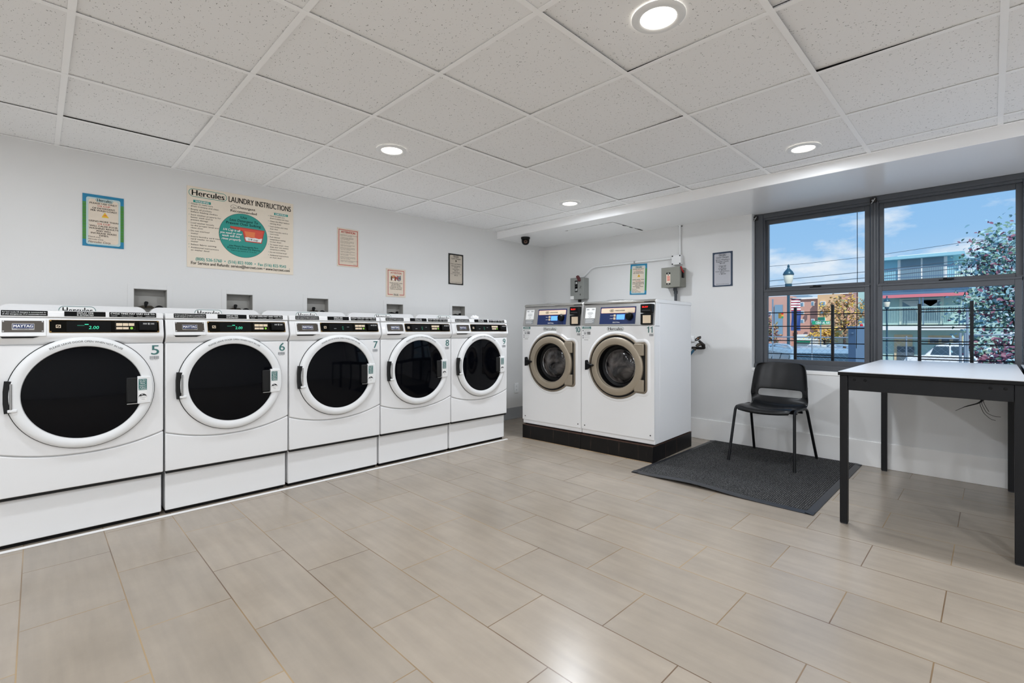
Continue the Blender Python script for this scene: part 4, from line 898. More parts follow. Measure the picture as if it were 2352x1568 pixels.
hs = g('black').box(.1, .112, -.10, -.06, -.01, .07).build('lever_mount', t, bevel=.003); g('red_handle').tube([(.116, -.09, .045), (.112, -.12, .075), (.105, -.13, .105)], .008, 8).build('lever', hs)
g('dark_conduit').cyl((0, -.04, -.104), .02, -.03, 0, 'z', 16).build('cable_gland', t)
t = thing('flexible_conduit', 'dark grey conduit dropping from the square switch box behind washer 11', 'conduit', (-2.346, YB, 1.3)); g('dark_conduit').tube([(0, -.04, .214), (0, -.04, -.1)], .0145, 12).build('pipe', t)
g('dark_conduit').cyl((0, -.04, .2), .019, -.02, .012, 'z', 14).build('fitting', t)
t = thing('flexible_conduit', 'short black conduit under the weathered switch box', 'conduit', (-3.588, YB, 1.3)); g('black').tube([(0, -.05, .145), (0, -.05, -.05)], .0135, 12).build('pipe', t); g('black').cyl((0, -.05, .13), .018, -.012, .012, 'z', 14).build('fitting', t)

# dome camera under the soffit
p = onZ(1207, 545, SOF_Z)
t = thing('dome_camera', 'black dome security camera under the soffit in the corner', 'camera', (float(p[0]), float(p[1]), SOF_Z)); t.rotation_euler[2] = R(45)
g('black').lathe([(0, 0), (.054, 0), (.054, -.014), (.048, -.026), (.042, -.028), (0, -.028)], (0, 0, 0), 'z', 32).build('mount', t)
bd = g('black_gloss').lathe([(.046, -.022), (.047, -.045), (.043, -.066), (.03, -.083), (.014, -.09), (0, -.091)], (0, 0, 0), 'z', 32).build('dome', t)
g('lens_brown').lathe([(.0, -.052), (.014, -.050), (.021, -.045), (.021, -.035)], (0, 0, -.058), 'y', 20).build('lens', t); g('black_gloss').lathe([(0, -.0545), (.009, -.0525), (.009, -.045)], (0, 0, -.058), 'y', 16).build('aperture', t)

# access hatch in the soffit with cracked paint lines
t = thing('access_hatch', 'white ceiling access hatch in the soffit with cracked black gaps', 'hatch', (-3.03, 4.43, SOF_Z))
g('soffit_paint').box(-.31, .31, -.297, .297, -.002, .002).build('hatch_board', t); k = g('gap'); rn = random.Random(8)
def crack(a, b, segs):
    for s0, s1, w in segs:
        p, q = Vector(a).lerp(Vector(b), s0), Vector(a).lerp(Vector(b), s1); n_ = Vector((-(q - p)[1], (q - p)[0])).normalized() * w / 2; m_ = (p + q) / 2 + n_ * rn.uniform(-.6, .6)
        k.add([(v[0], v[1], -.0026) for v in (p + n_ * .3, m_ + n_ * 1.3, q + n_ * .5, q - n_ * .5, m_ - n_, p - n_ * .4)], [(0, 1, 2, 3, 4, 5)])
crack((.31, -.297), (.31, .297), ((0, .3, .006), (.3, .44, .022), (.44, .5, .008), (.52, .64, .018), (.7, .76, .01), (.76, .99, .02)))
crack((-.31, -.297), (.31, -.297), ((0, .07, .016), (.14, .17, .006), (.2, .28, .007), (.33, .42, .004), (.5, .7, .004), (.74, .82, .008), (.86, 1, .007)))
k.build('crack_gap', t, recalc=False)

# hose tap beside the washer
t = thing('hose_tap', 'brass hose tap with a round black handwheel on the wall beside washer 11', 'tap', (-2.07, YB, .95))
g('iron').tube([(-.10, -.04, -.03), (.0, -.04, -.03), (.025, -.04, -.028)], .013, 10).build('supply_pipe', t)
g('iron').tube([(.02, -.035, -.03), (.025, -.06, .0), (.012, -.075, .02), (-.008, -.085, .048)], [.017, .02, .016, .01], 10).build('valve_body', t)
g('brass_dark').tube([(.012, -.07, .012), (-.012, -.095, .004), (-.022, -.105, -.012)], [.014, .017, .016], 10).build('spout', t)
hw = g('iron'); c = Vector((-.014, -.092, .066)); ax = Vector((-.35, -.55, .76)).normalized(); u = ax.orthogonal().normalized(); v = ax.cross(u)
hw.tube([c + (u * math.cos(a) + v * math.sin(a)) * (.029 + .003 * math.cos(6 * a)) for a in [2 * math.pi * i / 36 for i in range(37)]], .0055, 6, cap=False)
for i in range(3): hw.tube([c, c + (u * math.cos(2.09 * i) + v * math.sin(2.09 * i)) * .029], .004, 6)
hb = hw.build('handwheel', t); g('copper').tube([c - ax * .004, c + ax * .006], .010, 10).build('wheel_hub', hb)
t = thing('water_hose', 'short blue water hose from the tap behind washer 11', 'hose', (-2.07, YB, .95))
g('hose_blue').tube([(-.034, -.117, -.034), (-.05, -.13, -.06), (-.085, -.16, -.12), (-.13, -.2, -.19), (-.18, -.24, -.28)], .0115, 10).build('hose_body', t); g('brass_dark').tube([(-.032, -.115, -.030), (-.042, -.123, -.048)], .0155, 10).build('coupling', t)
t = thing('pipe_stub_cover', 'small white capped plate on the wall beside the hose tap', 'plate', (-2.2, YB, 1.01)); g('white_plastic').box(-.03, .04, -.012, 0, -.03, .03).build('plate', t, bevel=.004); g('white_plastic').cyl((.0, -.02, -.005), .018, 0, .01, 'y', 16).build('cap', t)

# ================================================================== MAT, CHAIR, TABLES, LOOSE WIRES
MX0, MX1, MY0, MY1 = -1.978, -.752, 3.262, 4.765
t = thing('floor_mat', 'black ribbed entrance mat with a rubber border under the chair', 'mat', ((MX0 + MX1) / 2, (MY0 + MY1) / 2, 0))
w, h = (MX1 - MX0) / 2, (MY1 - MY0) / 2; P = []
def mz(x, y): # the front edge lifts a little
    return .001 + .02 * max(0, 1 - (y + h) / .22) ** 2 * math.exp(-((x + .14) / .26) ** 2)
nx, ny = 40, 48
gm = g('carpet_pile')
gm.grid([[(-w + .042 + (2 * w - .084) * i / nx, -h + .042 + (2 * h - .05) * j / ny, mz(-w + 2 * w * i / nx, -h + 2 * h * j / ny) + .0085) for i in range(nx + 1)] for j in range(ny + 1)])
gm.build('carpet_pile', t)
rb = g('rubber')
def strip(a, b, n_in):
    P = []
    for off, z in ((0, .0), (0, .003), (.03, .0075), (.045, .0085), (.045, .0)):
        P.append([(a[0] + (b[0] - a[0]) * s / 40 + n_in[0] * off, a[1] + (b[1] - a[1]) * s / 40 + n_in[1] * off, mz(a[0] + (b[0] - a[0]) * s / 40, a[1] + (b[1] - a[1]) * s / 40) + z) for s in range(41)])
    rb.grid(P)
strip((-w, -h), (w, -h), (0, 1)); strip((w, -h), (w, h), (-1, 0)); strip((-w, -h), (-w, h), (1, 0)); strip((-w, h), (w, h), (0, -1))
rb.build('rubber_border', t)

t = thing('stacking_chair', 'black plastic stacking chair with slotted back on the mat', 'chair', (-1.315, 4.41, .0095), R(-1.5))
prof = [(-.274, .412, .192), (-.279, .432, .199), (-.264, .450, .204), (-.2, .457, .209), (-.1, .448, .212), (0, .438, .214), (.09, .434, .217), (.14, .445, .221), (.172, .474, .225), (.190, .512, .226), (.2, .535, .226), (.206, .572, .224), (.214, .62, .22), (.226, .69, .213), (.238, .75, .204), (.244, .787, .197), (.2465, .804, .188), (.249, .811, .172)]
cols = [-1, -.97, -.88, -.77, -.6, -.4, -.2, 0, .2, .4, .6, .77, .88, .97, 1]; sh = g('black_plastic'); P = []
for k, (y, z, hw_) in enumerate(prof):
    row = []; back = min(1, max(0, (k - 7) / 3)); seat = 1 - back
    for c_ in cols:
        a = abs(c_); yy = y - back * (.052 * a ** 2.2 + .018 * max(0, a - .85) / .15); zz = z + seat * ((.02 if k > 2 else .012) * a ** 2 - .018 * max(0, a - .88) / .12 * (1 if k > 3 else .25 * k)) - (.0 if k < 15 else .006 * a ** 3)
        if k >= 15: zz -= .008 * a ** 4
        if k < 3: yy += .035 * a ** 2.5
        row.append((c_ * hw_, yy, zz))
    P.append(row)
nc = len(cols); fs = []
for i in range(len(P) - 1):
    for j in range(nc - 1):
        if 9 <= i < 11 and 3 <= j < 11: continue          # the hand slot
        fs.append((i * nc + j, i * nc + j + 1, (i + 1) * nc + j + 1, (i + 1) * nc + j))
sh.add([p for r_ in P for p in r_], fs); so = sh.build('seat_shell', t, sharp=180)
m_ = so.modifiers.new('thickness', 'SOLIDIFY'); m_.thickness = .009; m_.offset = 0; m_ = so.modifiers.new('smooth', 'SUBSURF'); m_.levels = 1; m_.render_levels = 2
for s in (-1, 1):
    fl = tubes([(s * .25, -.29, 0), (s * .224, -.205, .446), (s * .217, -.1, .446)], 0, .04); g('black_metal').tube(fl, .0112, 10).build('leg', t)
    bl = tubes([(s * .252, .288, 0), (s * .223, .115, .44), (s * .217, .02, .444)], 0, .04); g('black_metal').tube(bl, .0112, 10).build('leg', t)
    g('black_metal').tube([(s * .217, -.12, .446), (s * .217, .03, .444)], .011, 8).build('side_rail', t)
    d = g('black_plastic')
    for i in range(7): d.box(s * .208 - .012, s * .208 + .012, .134 + i * .002, .15 + i * .002, .53 + i * .012, .535 + i * .012)
    d.build('grip_ribs', t)
g('black_metal').tube([(-.217, -.11, .425), (.217, -.11, .425)], .0105, 8).build('cross_rail', t); g('black_metal').tube([(-.217, .03, .418), (.217, .03, .418)], .0105, 8).build('cross_rail', t)

def table(x0, x1, label, first=[]):
    y0, y1, zt = 3.243, 4.735, .868; w, h = (x1 - x0) / 2, (y1 - y0) / 2
    if first: t = copy_tree(first[0]); t.location = ((x0 + x1) / 2, (y0 + y1) / 2, 0); t['label'] = label; return t
    t = thing('folding_table', label, 'table', ((x0 + x1) / 2, (y0 + y1) / 2, 0), group='white-topped black tables by the window')
    g('table_white').box(-w + .002, w - .002, -h + .002, h - .002, zt - .004, zt).build('tabletop', t); g('black').box(-w, w, -h, h, zt - .022, zt - .0035).build('edge_band', t, bevel=.002)
    for sx in (-1, 1):
        for sy in (-1, 1):
            cx_, cy = sx * (w - .026), sy * (h - .03); l = g('black_metal').box(cx_ - .0185, cx_ + .0185, cy - .0185, cy + .0185, .006, zt - .0215).build('leg', t, bevel=.002)
            g('rubber').box(cx_ - .016, cx_ + .016, cy - .016, cy + .016, 0, .008).build('foot', l)
    for sy in (-1, 1): g('black_metal').box(-w + .045, w - .045, sy * (h - .03) - .012, sy * (h - .03) + .012, zt - .105, zt - .0215).build('apron', t, bevel=.002)
    for sx in (-1, 1): g('black_metal').box(sx * (w - .026) - .012, sx * (w - .026) + .012, -h + .05, h - .05, zt - .105, zt - .0215).build('apron', t, bevel=.002)
    for bx in (-w + .075, -w + .125, w - .125, w - .075): g('black').lathe([(.007, 0), (.006, -.003), (0, -.004)], (bx, -h + .03 - .012, zt - .045), 'y', 12).build('bolt', t)
    first.append(t); return t
table(-.626, .118, 'white-topped black work table beside the chair'); table(.134, .878, 'white-topped black table cut off by the frame edge')
t = thing('wire_bundle', 'loose black wires poking out of the wall under the table', 'wires', (-.02, YB, .63))
cp_ = tubes([(-.0, .0, .0), (-.01, -.03, -.002), (-.05, -.06, -.045), (-.12, -.08, -.075), (-.17, -.08, -.11)], 0, .018); g('wire_black').tube(cp_, [.006 - .0045 * max(0, i / (len(cp_) - 1) - .35) / .65 for i in range(len(cp_))], 8).build('cable', t)
for pts in ([(-.03, -.03, 0), (-.025, -.05, -.04), (-.01, -.06, -.075), (.002, -.06, -.1)], [(-.03, -.03, 0), (-.035, -.05, -.05), (-.01, -.06, -.11), (.03, -.06, -.13), (.06, -.06, -.128)], [(-.035, -.03, 0), (-.045, -.06, -.05), (-.025, -.07, -.11), (.01, -.07, -.15), (.035, -.07, -.155)]): g('wire_black').tube(tubes(pts, 0, .017), .0015, 6).build('wire', t)
g('white_plastic').cyl((-.01, 0, 0), .018, -.004, 0, 'y', 14).build('wall_grommet', t)
# marks on the paint
# ================================================================== OUTSIDE, through the panes
mat('asphalt', '8c8d90', .9, var=.1, vscale=2); mat('mint', 'b4d4cd', .7, var=.04); mat('mint_pale', 'd3dfd2', .7, var=.03); mat('mint_blue', '97cad8', .7, var=.05); mat('white_stucco', 'f2f0ea', .7)
mat('stone_cream', 'd9c6a2', .8, var=.1, vscale=3); mat('awning_red', 'e07c84', .6); mat('house_glass', '7d96a2', .5, var=.15, vscale=1); mat('curtain', 'cfd6d2', .7); mat('dark_door', '5d6a72', .5)
mat('brick_tan', 'e0b78c', .8, var=.08, vscale=.6); mat('brick_pink', 'cfa192', .8, var=.08, vscale=.6); mat('brick_dark', 'a58680', .8, var=.08); mat('pane_blue', '7e9db2', .15)
mat('lamp_green', '33586a', .4, .3); mat('lantern_glass', 'e8e6d4', .25); mat('post_blue', '5b7690', .5); mat('fence_steel', '93a5b4', .45, .5); mat('sign_green', '1f9a72', .4); mat('signal_yellow', 'e0a23c', .5)
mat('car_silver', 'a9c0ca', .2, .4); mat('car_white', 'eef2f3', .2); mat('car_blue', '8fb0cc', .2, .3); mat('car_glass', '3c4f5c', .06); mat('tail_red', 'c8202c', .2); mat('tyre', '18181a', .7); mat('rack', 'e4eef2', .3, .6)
mat('leaf_green', '6f9484', .5, var=.3, vscale=3); mat('leaf_blue', '93bcc8', .4, var=.25, vscale=3); mat('leaf_red', '85566a', .5, var=.3, vscale=3); mat('leaf_orange', 'c9a078', .7, var=.3, vscale=2); mat('leaf_gold', 'ecc458', .6, var=.2, vscale=2); mat('leaf_olive', 'a8a478', .7, var=.25, vscale=2); mat('bark', '4a4038', .9)  # green, blue and red leaves paled to hold some cyan haze
mat('banner_blue', '2c4a8a', .6); mat('banner_red', 'a8485a', .6); mat('cabinet_blue', '5d7894', .5, var=.08); mat('cable', '3a4a58', .6)
gr = g('asphalt'); Pg = []
for y, z in ((5.2, -.7), (14, -.72), (22, -1.1), (36, -1.8), (60, -1.95), (130, -2.2)): Pg.append([(x, y, z) for x in (-110, -60, -30, -10, 10, 40)])
gr.grid(Pg); struct(gr.build('street_ground'))
def gz(y):
    T = ((5.2, -.7), (14, -.72), (22, -1.1), (36, -1.8), (60, -1.95), (130, -2.2))
    for (a, b), (c_, d_) in zip(T, T[1:]):
        if y <= c_: return b + (d_ - b) * (y - a) / (c_ - a)
    return -2.2
def OB(px, py, Y): p = onY(px, py, Y); return float(p[0]), float(p[2])

# --- mint corner house across the street
HY = 52.0
hs = thing('street_house', 'mint green flat roofed house across the street with red awning and balconies', 'house', (-5, HY, -1.9))
def hb(name, m, x0, x1, z0, z1, d0, d1, parent=None, bevel=0):
    return g(m).box(x0 + 5, x1 + 5, d0, d1, z0 + 1.9, z1 + 1.9).build(name, parent or hs, bevel)
hx0, _ = OB(1971, 700, HY); hx1, _ = OB(2300, 700, HY); _, zt1 = OB(2100, 664, HY)
hb('wall', 'mint', hx0, hx1, -1.95, zt1, 0, 11)
ux0, _ = OB(1996, 650, HY); ux1, zt2 = OB(2215, 575, HY); dx1, _ = OB(2188, 600, HY)
hb('upper_wall', 'mint_blue', ux0, dx1, zt1, zt2 - .25, 1, 9); hb('upper_side_wall', 'mint_pale', dx1, OB(2255, 640, HY)[0], zt1, zt2 - 1.3, 3, 9); hb('roof', 'mint_blue', ux0 - .3, ux1, zt2 - .25, zt2, .2, 9.5)
def hdoor(a, b, top, bot, Y, fm, panes):
    (x0, z1), (x1, _), (_, z0) = OB(a, top[0], Y), OB(b, top[1], Y), OB((a + b) / 2, bot, Y); d = Y - HY
    f = hb('sliding_door', fm, x0, x1, z0, z1, d - .12, d + .05); n = len(panes); w = (x1 - x0 - .3) / n
    for i, m in enumerate(panes): hb('pane', m, x0 + .15 + i * w + .06, x0 + .15 + (i + 1) * w - .06, z0 + .12, z1 - .15, d - .14, d - .11, f)
    return x0, x1, z0, z1
hdoor(2062, 2176, (588, 580), 655, HY + .95, 'white_stucco', ('house_glass', 'house_glass'))
x0, x1, z0, z1 = hdoor(2066, 2168, (686, 682), 745, HY, 'mint_pale', ('house_glass', 'house_glass'))
cu = g('curtain')
for s, c_ in ((-1, x0 + (x1 - x0) * .44), (1, x0 + (x1 - x0) * .56), (-1, x1 - .4)):
    cu.add([(c_ + 5, -.16, z1 + 1.7), (c_ + s * 1.1 + 5, -.16, z1 + 1.7), (c_ + s * .2 + 5, -.16, z0 + 3.2), (c_ + 5, -.16, z0 + 2.6)], [(0, 1, 2, 3)])
cu.build('curtain', hs, recalc=False)
BY = HY - 1.8
ax0, az0 = OB(1990, 681, BY); ax1, _ = OB(2231, 680, BY); _, az = OB(2231, 679, BY)
aw = g('awning_red'); aw.ext([(-1.8, az + 1.95), (-1.72, az + 1.95), (-1.72, az + 2.2), (-1.8, az + 2.18)], 'yz', ax0 + 5, ax1 + 5); aw.build('awning_valance', hs); g('post_blue').ext([(-1.72, az + 2.2), (0, az + 2.75), (0, az + 2.85), (-1.72, az + 2.3)], 'yz', ax0 + 5, ax1 + 5).build('awning', hs)
bx0, bz1 = OB(1990, 749, BY); bx1, bz0 = OB(2222, 758, BY); _, bz1 = OB(2222, 748, BY)
hb('balcony_slab', 'white_stucco', bx0, bx1, bz0, bz1, -1.8, 0)
_, rz = OB(2100, 705, BY); rl = g('mint'); n = 60
for i in range(n + 1):
    x = bx0 + (bx1 - bx0) * i / n; rl.box(x - .012 + 5, x + .012 + 5, -1.78, -1.74, bz1 + 1.9, rz + 1.9)
rl.box(bx0 + 5, bx1 + 5, -1.8, -1.72, rz + 1.86, rz + 1.94); rl.build('balcony_railing', hs)
for px in (2112, 2120, 2203, 2212): x, _ = OB(px, 700, BY); hb('awning_post', 'post_blue', x - .035, x + .035, bz1, az, -1.75, -1.65)
_, uz = OB(2150, 612, BY); ur = g('post_blue'); xa, xb = OB(2030, 640, BY)[0], OB(2262, 630, BY)[0]
for i in range(47): x = xa + (xb - xa) * i / 46; ur.box(x - .011 + 5, x + .011 + 5, -1.78, -1.74, zt1 + 1.9, uz + 1.9)
for k in (0, .45, .8): ur.box(xa + 5, xb + 5, -1.8, -1.72, uz + 1.88 - k * (uz - zt1), uz + 1.95 - k * (uz - zt1))
ur.build('roof_railing', hs)
def hpx(name, m, a, b, t, bo, Y=HY, d0=-.1, d1=0, parent=None):
    (x0, z1), (x1, z0) = OB(a, t, Y), OB(b, bo, Y); return hb(name, m, x0, x1, z0, z1, d0, d1, parent)
gs = hpx('garage_surround', 'stone_cream', 2054, 2096, 768, 842); hpx('garage_door', 'dark_door', 2061, 2100, 795, 842, d0=-.16, d1=-.08, parent=gs)
ws = hpx('window_surround', 'stone_cream', 2132, 2212, 770, 790)
for a, b in ((2136, 2156), (2163, 2181), (2190, 2207)): hpx('pane', 'dark_door', a, b, 775, 787, d0=-.16, d1=-.08, parent=ws)
ws = hpx('window_surround', 'stone_cream', 2228, 2246, 771, 795); hpx('pane', 'dark_door', 2231, 2242, 776, 790, d0=-.16, d1=-.08, parent=ws)
x, z = OB(2285, 543, HY + 3); _, zb = OB(2285, 640, HY + 3); hb('vent_pipe', 'mint', x - .09, x + .09, zb - 2, z, 3, 3.2); hb('pipe_cap', 'post_blue', x - .2, x + .2, z - .7, z, 2.9, 3.3)

# --- brick apartment block far away
KY = 92.0
ap = thing('apartment_block', 'tan and pink brick apartment block far behind the street', 'building', (-40, KY, -2.1))
def kb(name, m, a, b, t, Y=KY, d=8, parent=None, bo=None):
    x0, z1 = OB(a, t, Y); x1, _ = OB(b, t, Y); z0 = -2.1 if bo is None else OB(a, bo, Y)[1]
    return g(m).box(x0 + 40, x1 + 40, Y - KY, Y - KY + d, z0 + 2.1, z1 + 2.1).build(name, parent or ap)
kb('wall', 'brick_pink', 1738, 1818, 683); kb('wall', 'brick_pink', 1818, 1880, 688, KY + 1); kb('wall', 'brick_tan', 1878, 1929, 677, KY - 1); kb('wall', 'brick_pink', 1929, 1957, 675, KY + .5); kb('wall', 'brick_dark', 1957, 1975, 672, KY + 4)
kb('cornice', 'white_stucco', 1818, 1880, 684, KY + .6, .6, bo=688); kb('cornice', 'white_stucco', 1929, 1958, 672, KY + .2, .5, bo=675); kb('glazed_bay', 'pane_blue', 1779, 1797, 700, KY - .4, .5, bo=768); kb('roof_light', 'pane_blue', 1820, 1856, 679, KY + 3, 3, bo=687)
for a, b, t, bo in ((1836, 1846, 694, 704), (1863, 1869, 692, 702), (1884, 1896, 692, 702), (1911, 1923, 691, 701), (1938, 1945, 690, 700), (1837, 1846, 733, 742), (1863, 1870, 732, 741), (1885, 1896, 731, 740), (1838, 1846, 714, 722), (1885, 1896, 712, 720), (1748, 1756, 697, 706), (1765, 1771, 715, 724)):
    f = kb('window', 'white_stucco', a, b, t, KY - 1.3, .4, bo=bo); m_ = (b - a) * .12
    kb('pane', 'pane_blue', a + m_, (a + b) / 2 - m_ / 2, t + 1, KY - 1.45, .2, f, bo - 1); kb('pane', 'pane_blue', (a + b) / 2 + m_ / 2, b - m_, t + 1, KY - 1.45, .2, f, bo - 1)
sh = thing('shop_front', 'low cream shop front with a green sign beyond the parked cars', 'building', (-18, 60, -1.95))
for nm, m, a, b, t, bo, d in (('wall', 'stone_cream', 1880, 1975, 752, 830, 4), ('sign_band', 'sign_green', 1828, 1862, 781, 786, .3), ('side_wall', 'white_stucco', 1826, 1880, 768, 830, 4)):
    (x0, z1), (x1, z0) = OB(a, t, 62), OB(b, bo, 62); g(m).box(x0 + 18, x1 + 18, 2 if d > 1 else 1.6, 2 + d if d > 1 else 1.9, max(z0, -1.95) + 1.95, z1 + 1.95).build(nm, sh)

# --- street lamps
def street_lamp(px, Z, pyt, label, w=1.0):
    p = at(px, Y0, Z); s = Z / FPX; gy = gz(p[1]); t = thing('street_lamp', label, 'street lamp', (p[0], p[1], gy), group='old style street lamps outside the window')
    zt = CH + (Y0 - pyt) * s - gy
    g('lamp_green').lathe([(.16 * w, 0), (.16 * w, .5), (.10 * w, .6), (.078 * w, 1.2), (.07 * w, zt - 1.35 * w)], (0, 0, 0), 'z', 16).build('post', t)
    g('lamp_green').lathe([(.07 * w, 0), (.17 * w, .1 * w), (.18 * w, .24 * w), (.13 * w, .25 * w)], (0, 0, zt - 1.36 * w), 'z', 16).build('collar', t)
    g('lantern_glass').lathe([(.15 * w, 0), (.22 * w, .2 * w), (.25 * w, .42 * w), (.24 * w, .5 * w), (0, .5 * w)], (0, 0, zt - 1.12 * w), 'z', 18).build('lantern', t)
    c = g('lamp_green').lathe([(.27 * w, 0), (.28 * w, .05 * w), (.22 * w, .18 * w), (.12 * w, .3 * w), (.07 * w, .36 * w), (.05 * w, .45 * w), (.07 * w, .5 * w), (.03 * w, .56 * w), (0, .62 * w)], (0, 0, zt - .62 * w), 'z', 18).build('cap', t)
    return t, p, gy
L1, p, gy = street_lamp(1811, 22, 606, 'green topped street lamp with the striped banner, nearer the window', .82)
L2, _, _ = street_lamp(2037, 33, 678, 'thin far street lamp in front of the mint house', .72)
b = thing('street_banner', 'faded striped blue banner hanging from the street lamp', 'banner', (p[0], p[1], CH)); s = 22 / FPX; b.rotation_euler[2] = YAW
g('lamp_green').tube([(.09, 0, 71 * s), (.58, 0, 70 * s)], .02, 6).build('arm', b)
P = []
for k in range(25):
    w_ = 70 - 72 * k / 24; P.append([(.13 + .43 * i / 8, .03 * math.sin(i * .9 + k * .35), w_ * s) for i in range(9)])
bn = g('banner_blue', 'banner_red', 'white_stucco')
for k in range(24):
    m = ('banner_red', 'white_stucco')[k % 2] if k < 9 else 'banner_blue'; bn.grid([P[k], P[k + 1]], m)
bn.build('cloth', b, recalc=False)

# --- street sign, traffic signal, cabinet
p = at(1885, Y0, 24); gy = gz(p[1]); s = 24 / FPX; t = thing('street_sign', 'green CENTRAL AVE street name sign on a thin post', 'street sign', (p[0], p[1], gy)); t.rotation_euler[2] = YAW
g('fence_steel').cyl((0, 0, 0), .03, 0, CH + 20 * s - gy, 'z', 8).build('post', t); zc = CH + 16 * s - gy
g('sign_green').box(-.46, .45, -.05, -.03, zc - .09, zc + .09).build('name_plate', t); d = D(y=-.0506, step=.002); d.text('CENTRAL AVE', -.28, .42, zc, .12, 'white_ink', 1, bold=.03); d.build('lettering', t)
g('sign_green').box(-.02, .02, -.3, .2, zc + .12, zc + .28).build('cross_plate', t)
p = at(1775, Y0, 32); gy = gz(p[1]); s = 32 / FPX; t = thing('traffic_signal', 'yellow traffic signal on a grey pole far down the street', 'traffic light', (p[0], p[1], gy)); t.rotation_euler[2] = YAW
g('fence_steel').cyl((0, 0, 0), .05, 0, CH + 70 * s - gy, 'z', 10).build('pole', t); g('fence_steel').tube([(0, 0, CH + 38 * s - gy), (12 * s, -.3, CH + 38 * s - gy)], .025, 6).build('arm', t)
h = g('signal_yellow').box(9 * s, 15 * s, -.5, -.2, CH + 26 * s - gy, CH + 39 * s - gy).build('signal_head', t)
for i, m in enumerate(('tail_red', 'signal_yellow', 'sign_green')): g(m).cyl((12 * s, -.5, CH + (36.5 - 4.3 * i) * s - gy), .07, -.03, 0, 'y', 10).build('lamp', h)
p = at(1971, Y0, 6.6); gy = gz(p[1]); s = 6.6 / FPX; t = thing('metal_cabinet', 'blue grey metal cabinet standing outside by the fence', 'cabinet', (p[0], p[1], gy)); t.rotation_euler[2] = YAW
g('cabinet_blue').box(-.085, .105, -.08, .08, 0, CH + 5 * s - gy).build('body', t, bevel=.01); g('cabinet_blue').box(-.1, .115, -.09, .09, CH + 4 * s - gy, CH + 8 * s - gy).build('top', t, bevel=.006); g('cabinet_blue').box(-.115, -.084, -.035, .035, CH - 9 * s - gy, CH - 6 * s - gy).build('side_bracket', t)
g('tail_red').lathe([(.019, 0), (.019, .02), (.01, .034), (0, .037)], (.045, 0, CH + 8 * s - gy), 'z', 12).build('red_beacon', t)

# --- cars
def car(name, label, x, y, rz, L, Wd, H, paint, group, rack=False):
    z = gz(y); t = thing(name, label, 'car', (x, y, z), rz, group); w = Wd / 2; hb_ = .56 * H
    g(paint).ext([(-L / 2, .32), (-L / 2, hb_ * .98), (-L / 2 + .1, hb_ * 1.06), (L * .22, hb_ * 1.06), (L / 2 - .15, hb_ * .86), (L / 2, hb_ * .6), (L / 2, .32)], 'xz', -w, w).build('body', t, bevel=.09, seg=3)
    top = [(-L / 2 + .28, H - .06), (-L / 2 + .6, H), (L * .05, H), (L * .12, H - .05)]; bot0, bot1 = (-L / 2 + .06, hb_), (L * .27, hb_)
    ca = g(paint); P = []
    for (xx, zz), k in zip([bot0] + top + [bot1], (1, .84, .8, .8, .83, 1)): P.append([(xx, -w * k * .96, zz), (xx, w * k * .96, zz)])
    ca.add([p for r_ in P for p in r_], [tuple(2 * i for i in range(6)), tuple(2 * i + 1 for i in range(6))] + [(2 * i, 2 * i + 1, 2 * i + 3, 2 * i + 2) for i in range(5)] + [(0, 1, 11, 10)]); ca.build('cabin', t, bevel=.05)
    for sy in (-1, 1):
        sg = g('car_glass'); k0, k1 = .965 * w, .80 * w
        for a, b in ((-L * .40, -L * .235), (-L * .215, -L * .04), (-L * .02, L * .19)):
            za, zb = hb_ + .09, H - .12; sg.add([(a, sy * (k0 * .975 + .012), za), (b, sy * (k0 * .975 + .012), za), (b - (.22 if b > 0 else 0), sy * (k1 + .03), zb), (a + (.06 if a < -L * .3 else 0), sy * (k1 + .03), zb)], [(0, 1, 2, 3)])
        sg.build('side_windows', t, recalc=False)
        for xx in (-L * .31, L * .31): g('tyre').lathe([(0, -.1), (.2, -.1), (.33, -.1), (.34, 0), (.33, .1), (0, .1)], (xx, sy * (w - .1), .33), 'y', 18).build('wheel', t)
        g('tail_red').box(-L / 2 - .02, -L / 2 + .1, sy * (w - .06) - .09, sy * (w - .06) + .07, hb_ * .72, hb_ * 1.04).build('tail_light', t, bevel=.02)
        if rack: g('rack').tube([(-L * .36, sy * w * .7, H + .02), (-L * .3, sy * w * .7, H + .07), (L * .0, sy * w * .7, H + .07), (L * .06, sy * w * .7, H + .02)], .025, 6).build('roof_rail', t)
    gl = g('car_glass'); gl.add([(-L / 2 + .06, -w * .8, hb_ + .1), (-L / 2 + .06, w * .8, hb_ + .1), (-L / 2 + .25, w * .7, H - .13), (-L / 2 + .25, -w * .7, H - .13)], [(0, 1, 2, 3)]); gl.build('rear_window', t, recalc=False)
    gl = g('car_glass'); gl.add([(L * .262, -w * .82, hb_ + .06), (L * .262, w * .82, hb_ + .06), (L * .135, w * .7, H - .09), (L * .135, -w * .7, H - .09)], [(0, 1, 2, 3)]); gl.build('windscreen', t, recalc=False)
    return t
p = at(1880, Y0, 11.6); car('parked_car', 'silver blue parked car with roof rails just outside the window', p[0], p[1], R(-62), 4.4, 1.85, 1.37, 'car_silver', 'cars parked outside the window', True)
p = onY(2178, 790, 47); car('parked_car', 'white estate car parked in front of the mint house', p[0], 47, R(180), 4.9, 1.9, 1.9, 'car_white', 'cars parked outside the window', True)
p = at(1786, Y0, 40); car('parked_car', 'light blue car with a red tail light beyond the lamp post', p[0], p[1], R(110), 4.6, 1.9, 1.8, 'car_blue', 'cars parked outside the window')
p = at(1850, Y0, 31); car('parked_car', 'pale blue car beyond the fence between lamp post and street sign', p[0], p[1], R(-55), 4.4, 1.8, 1.6, 'car_blue', 'cars parked outside the window')
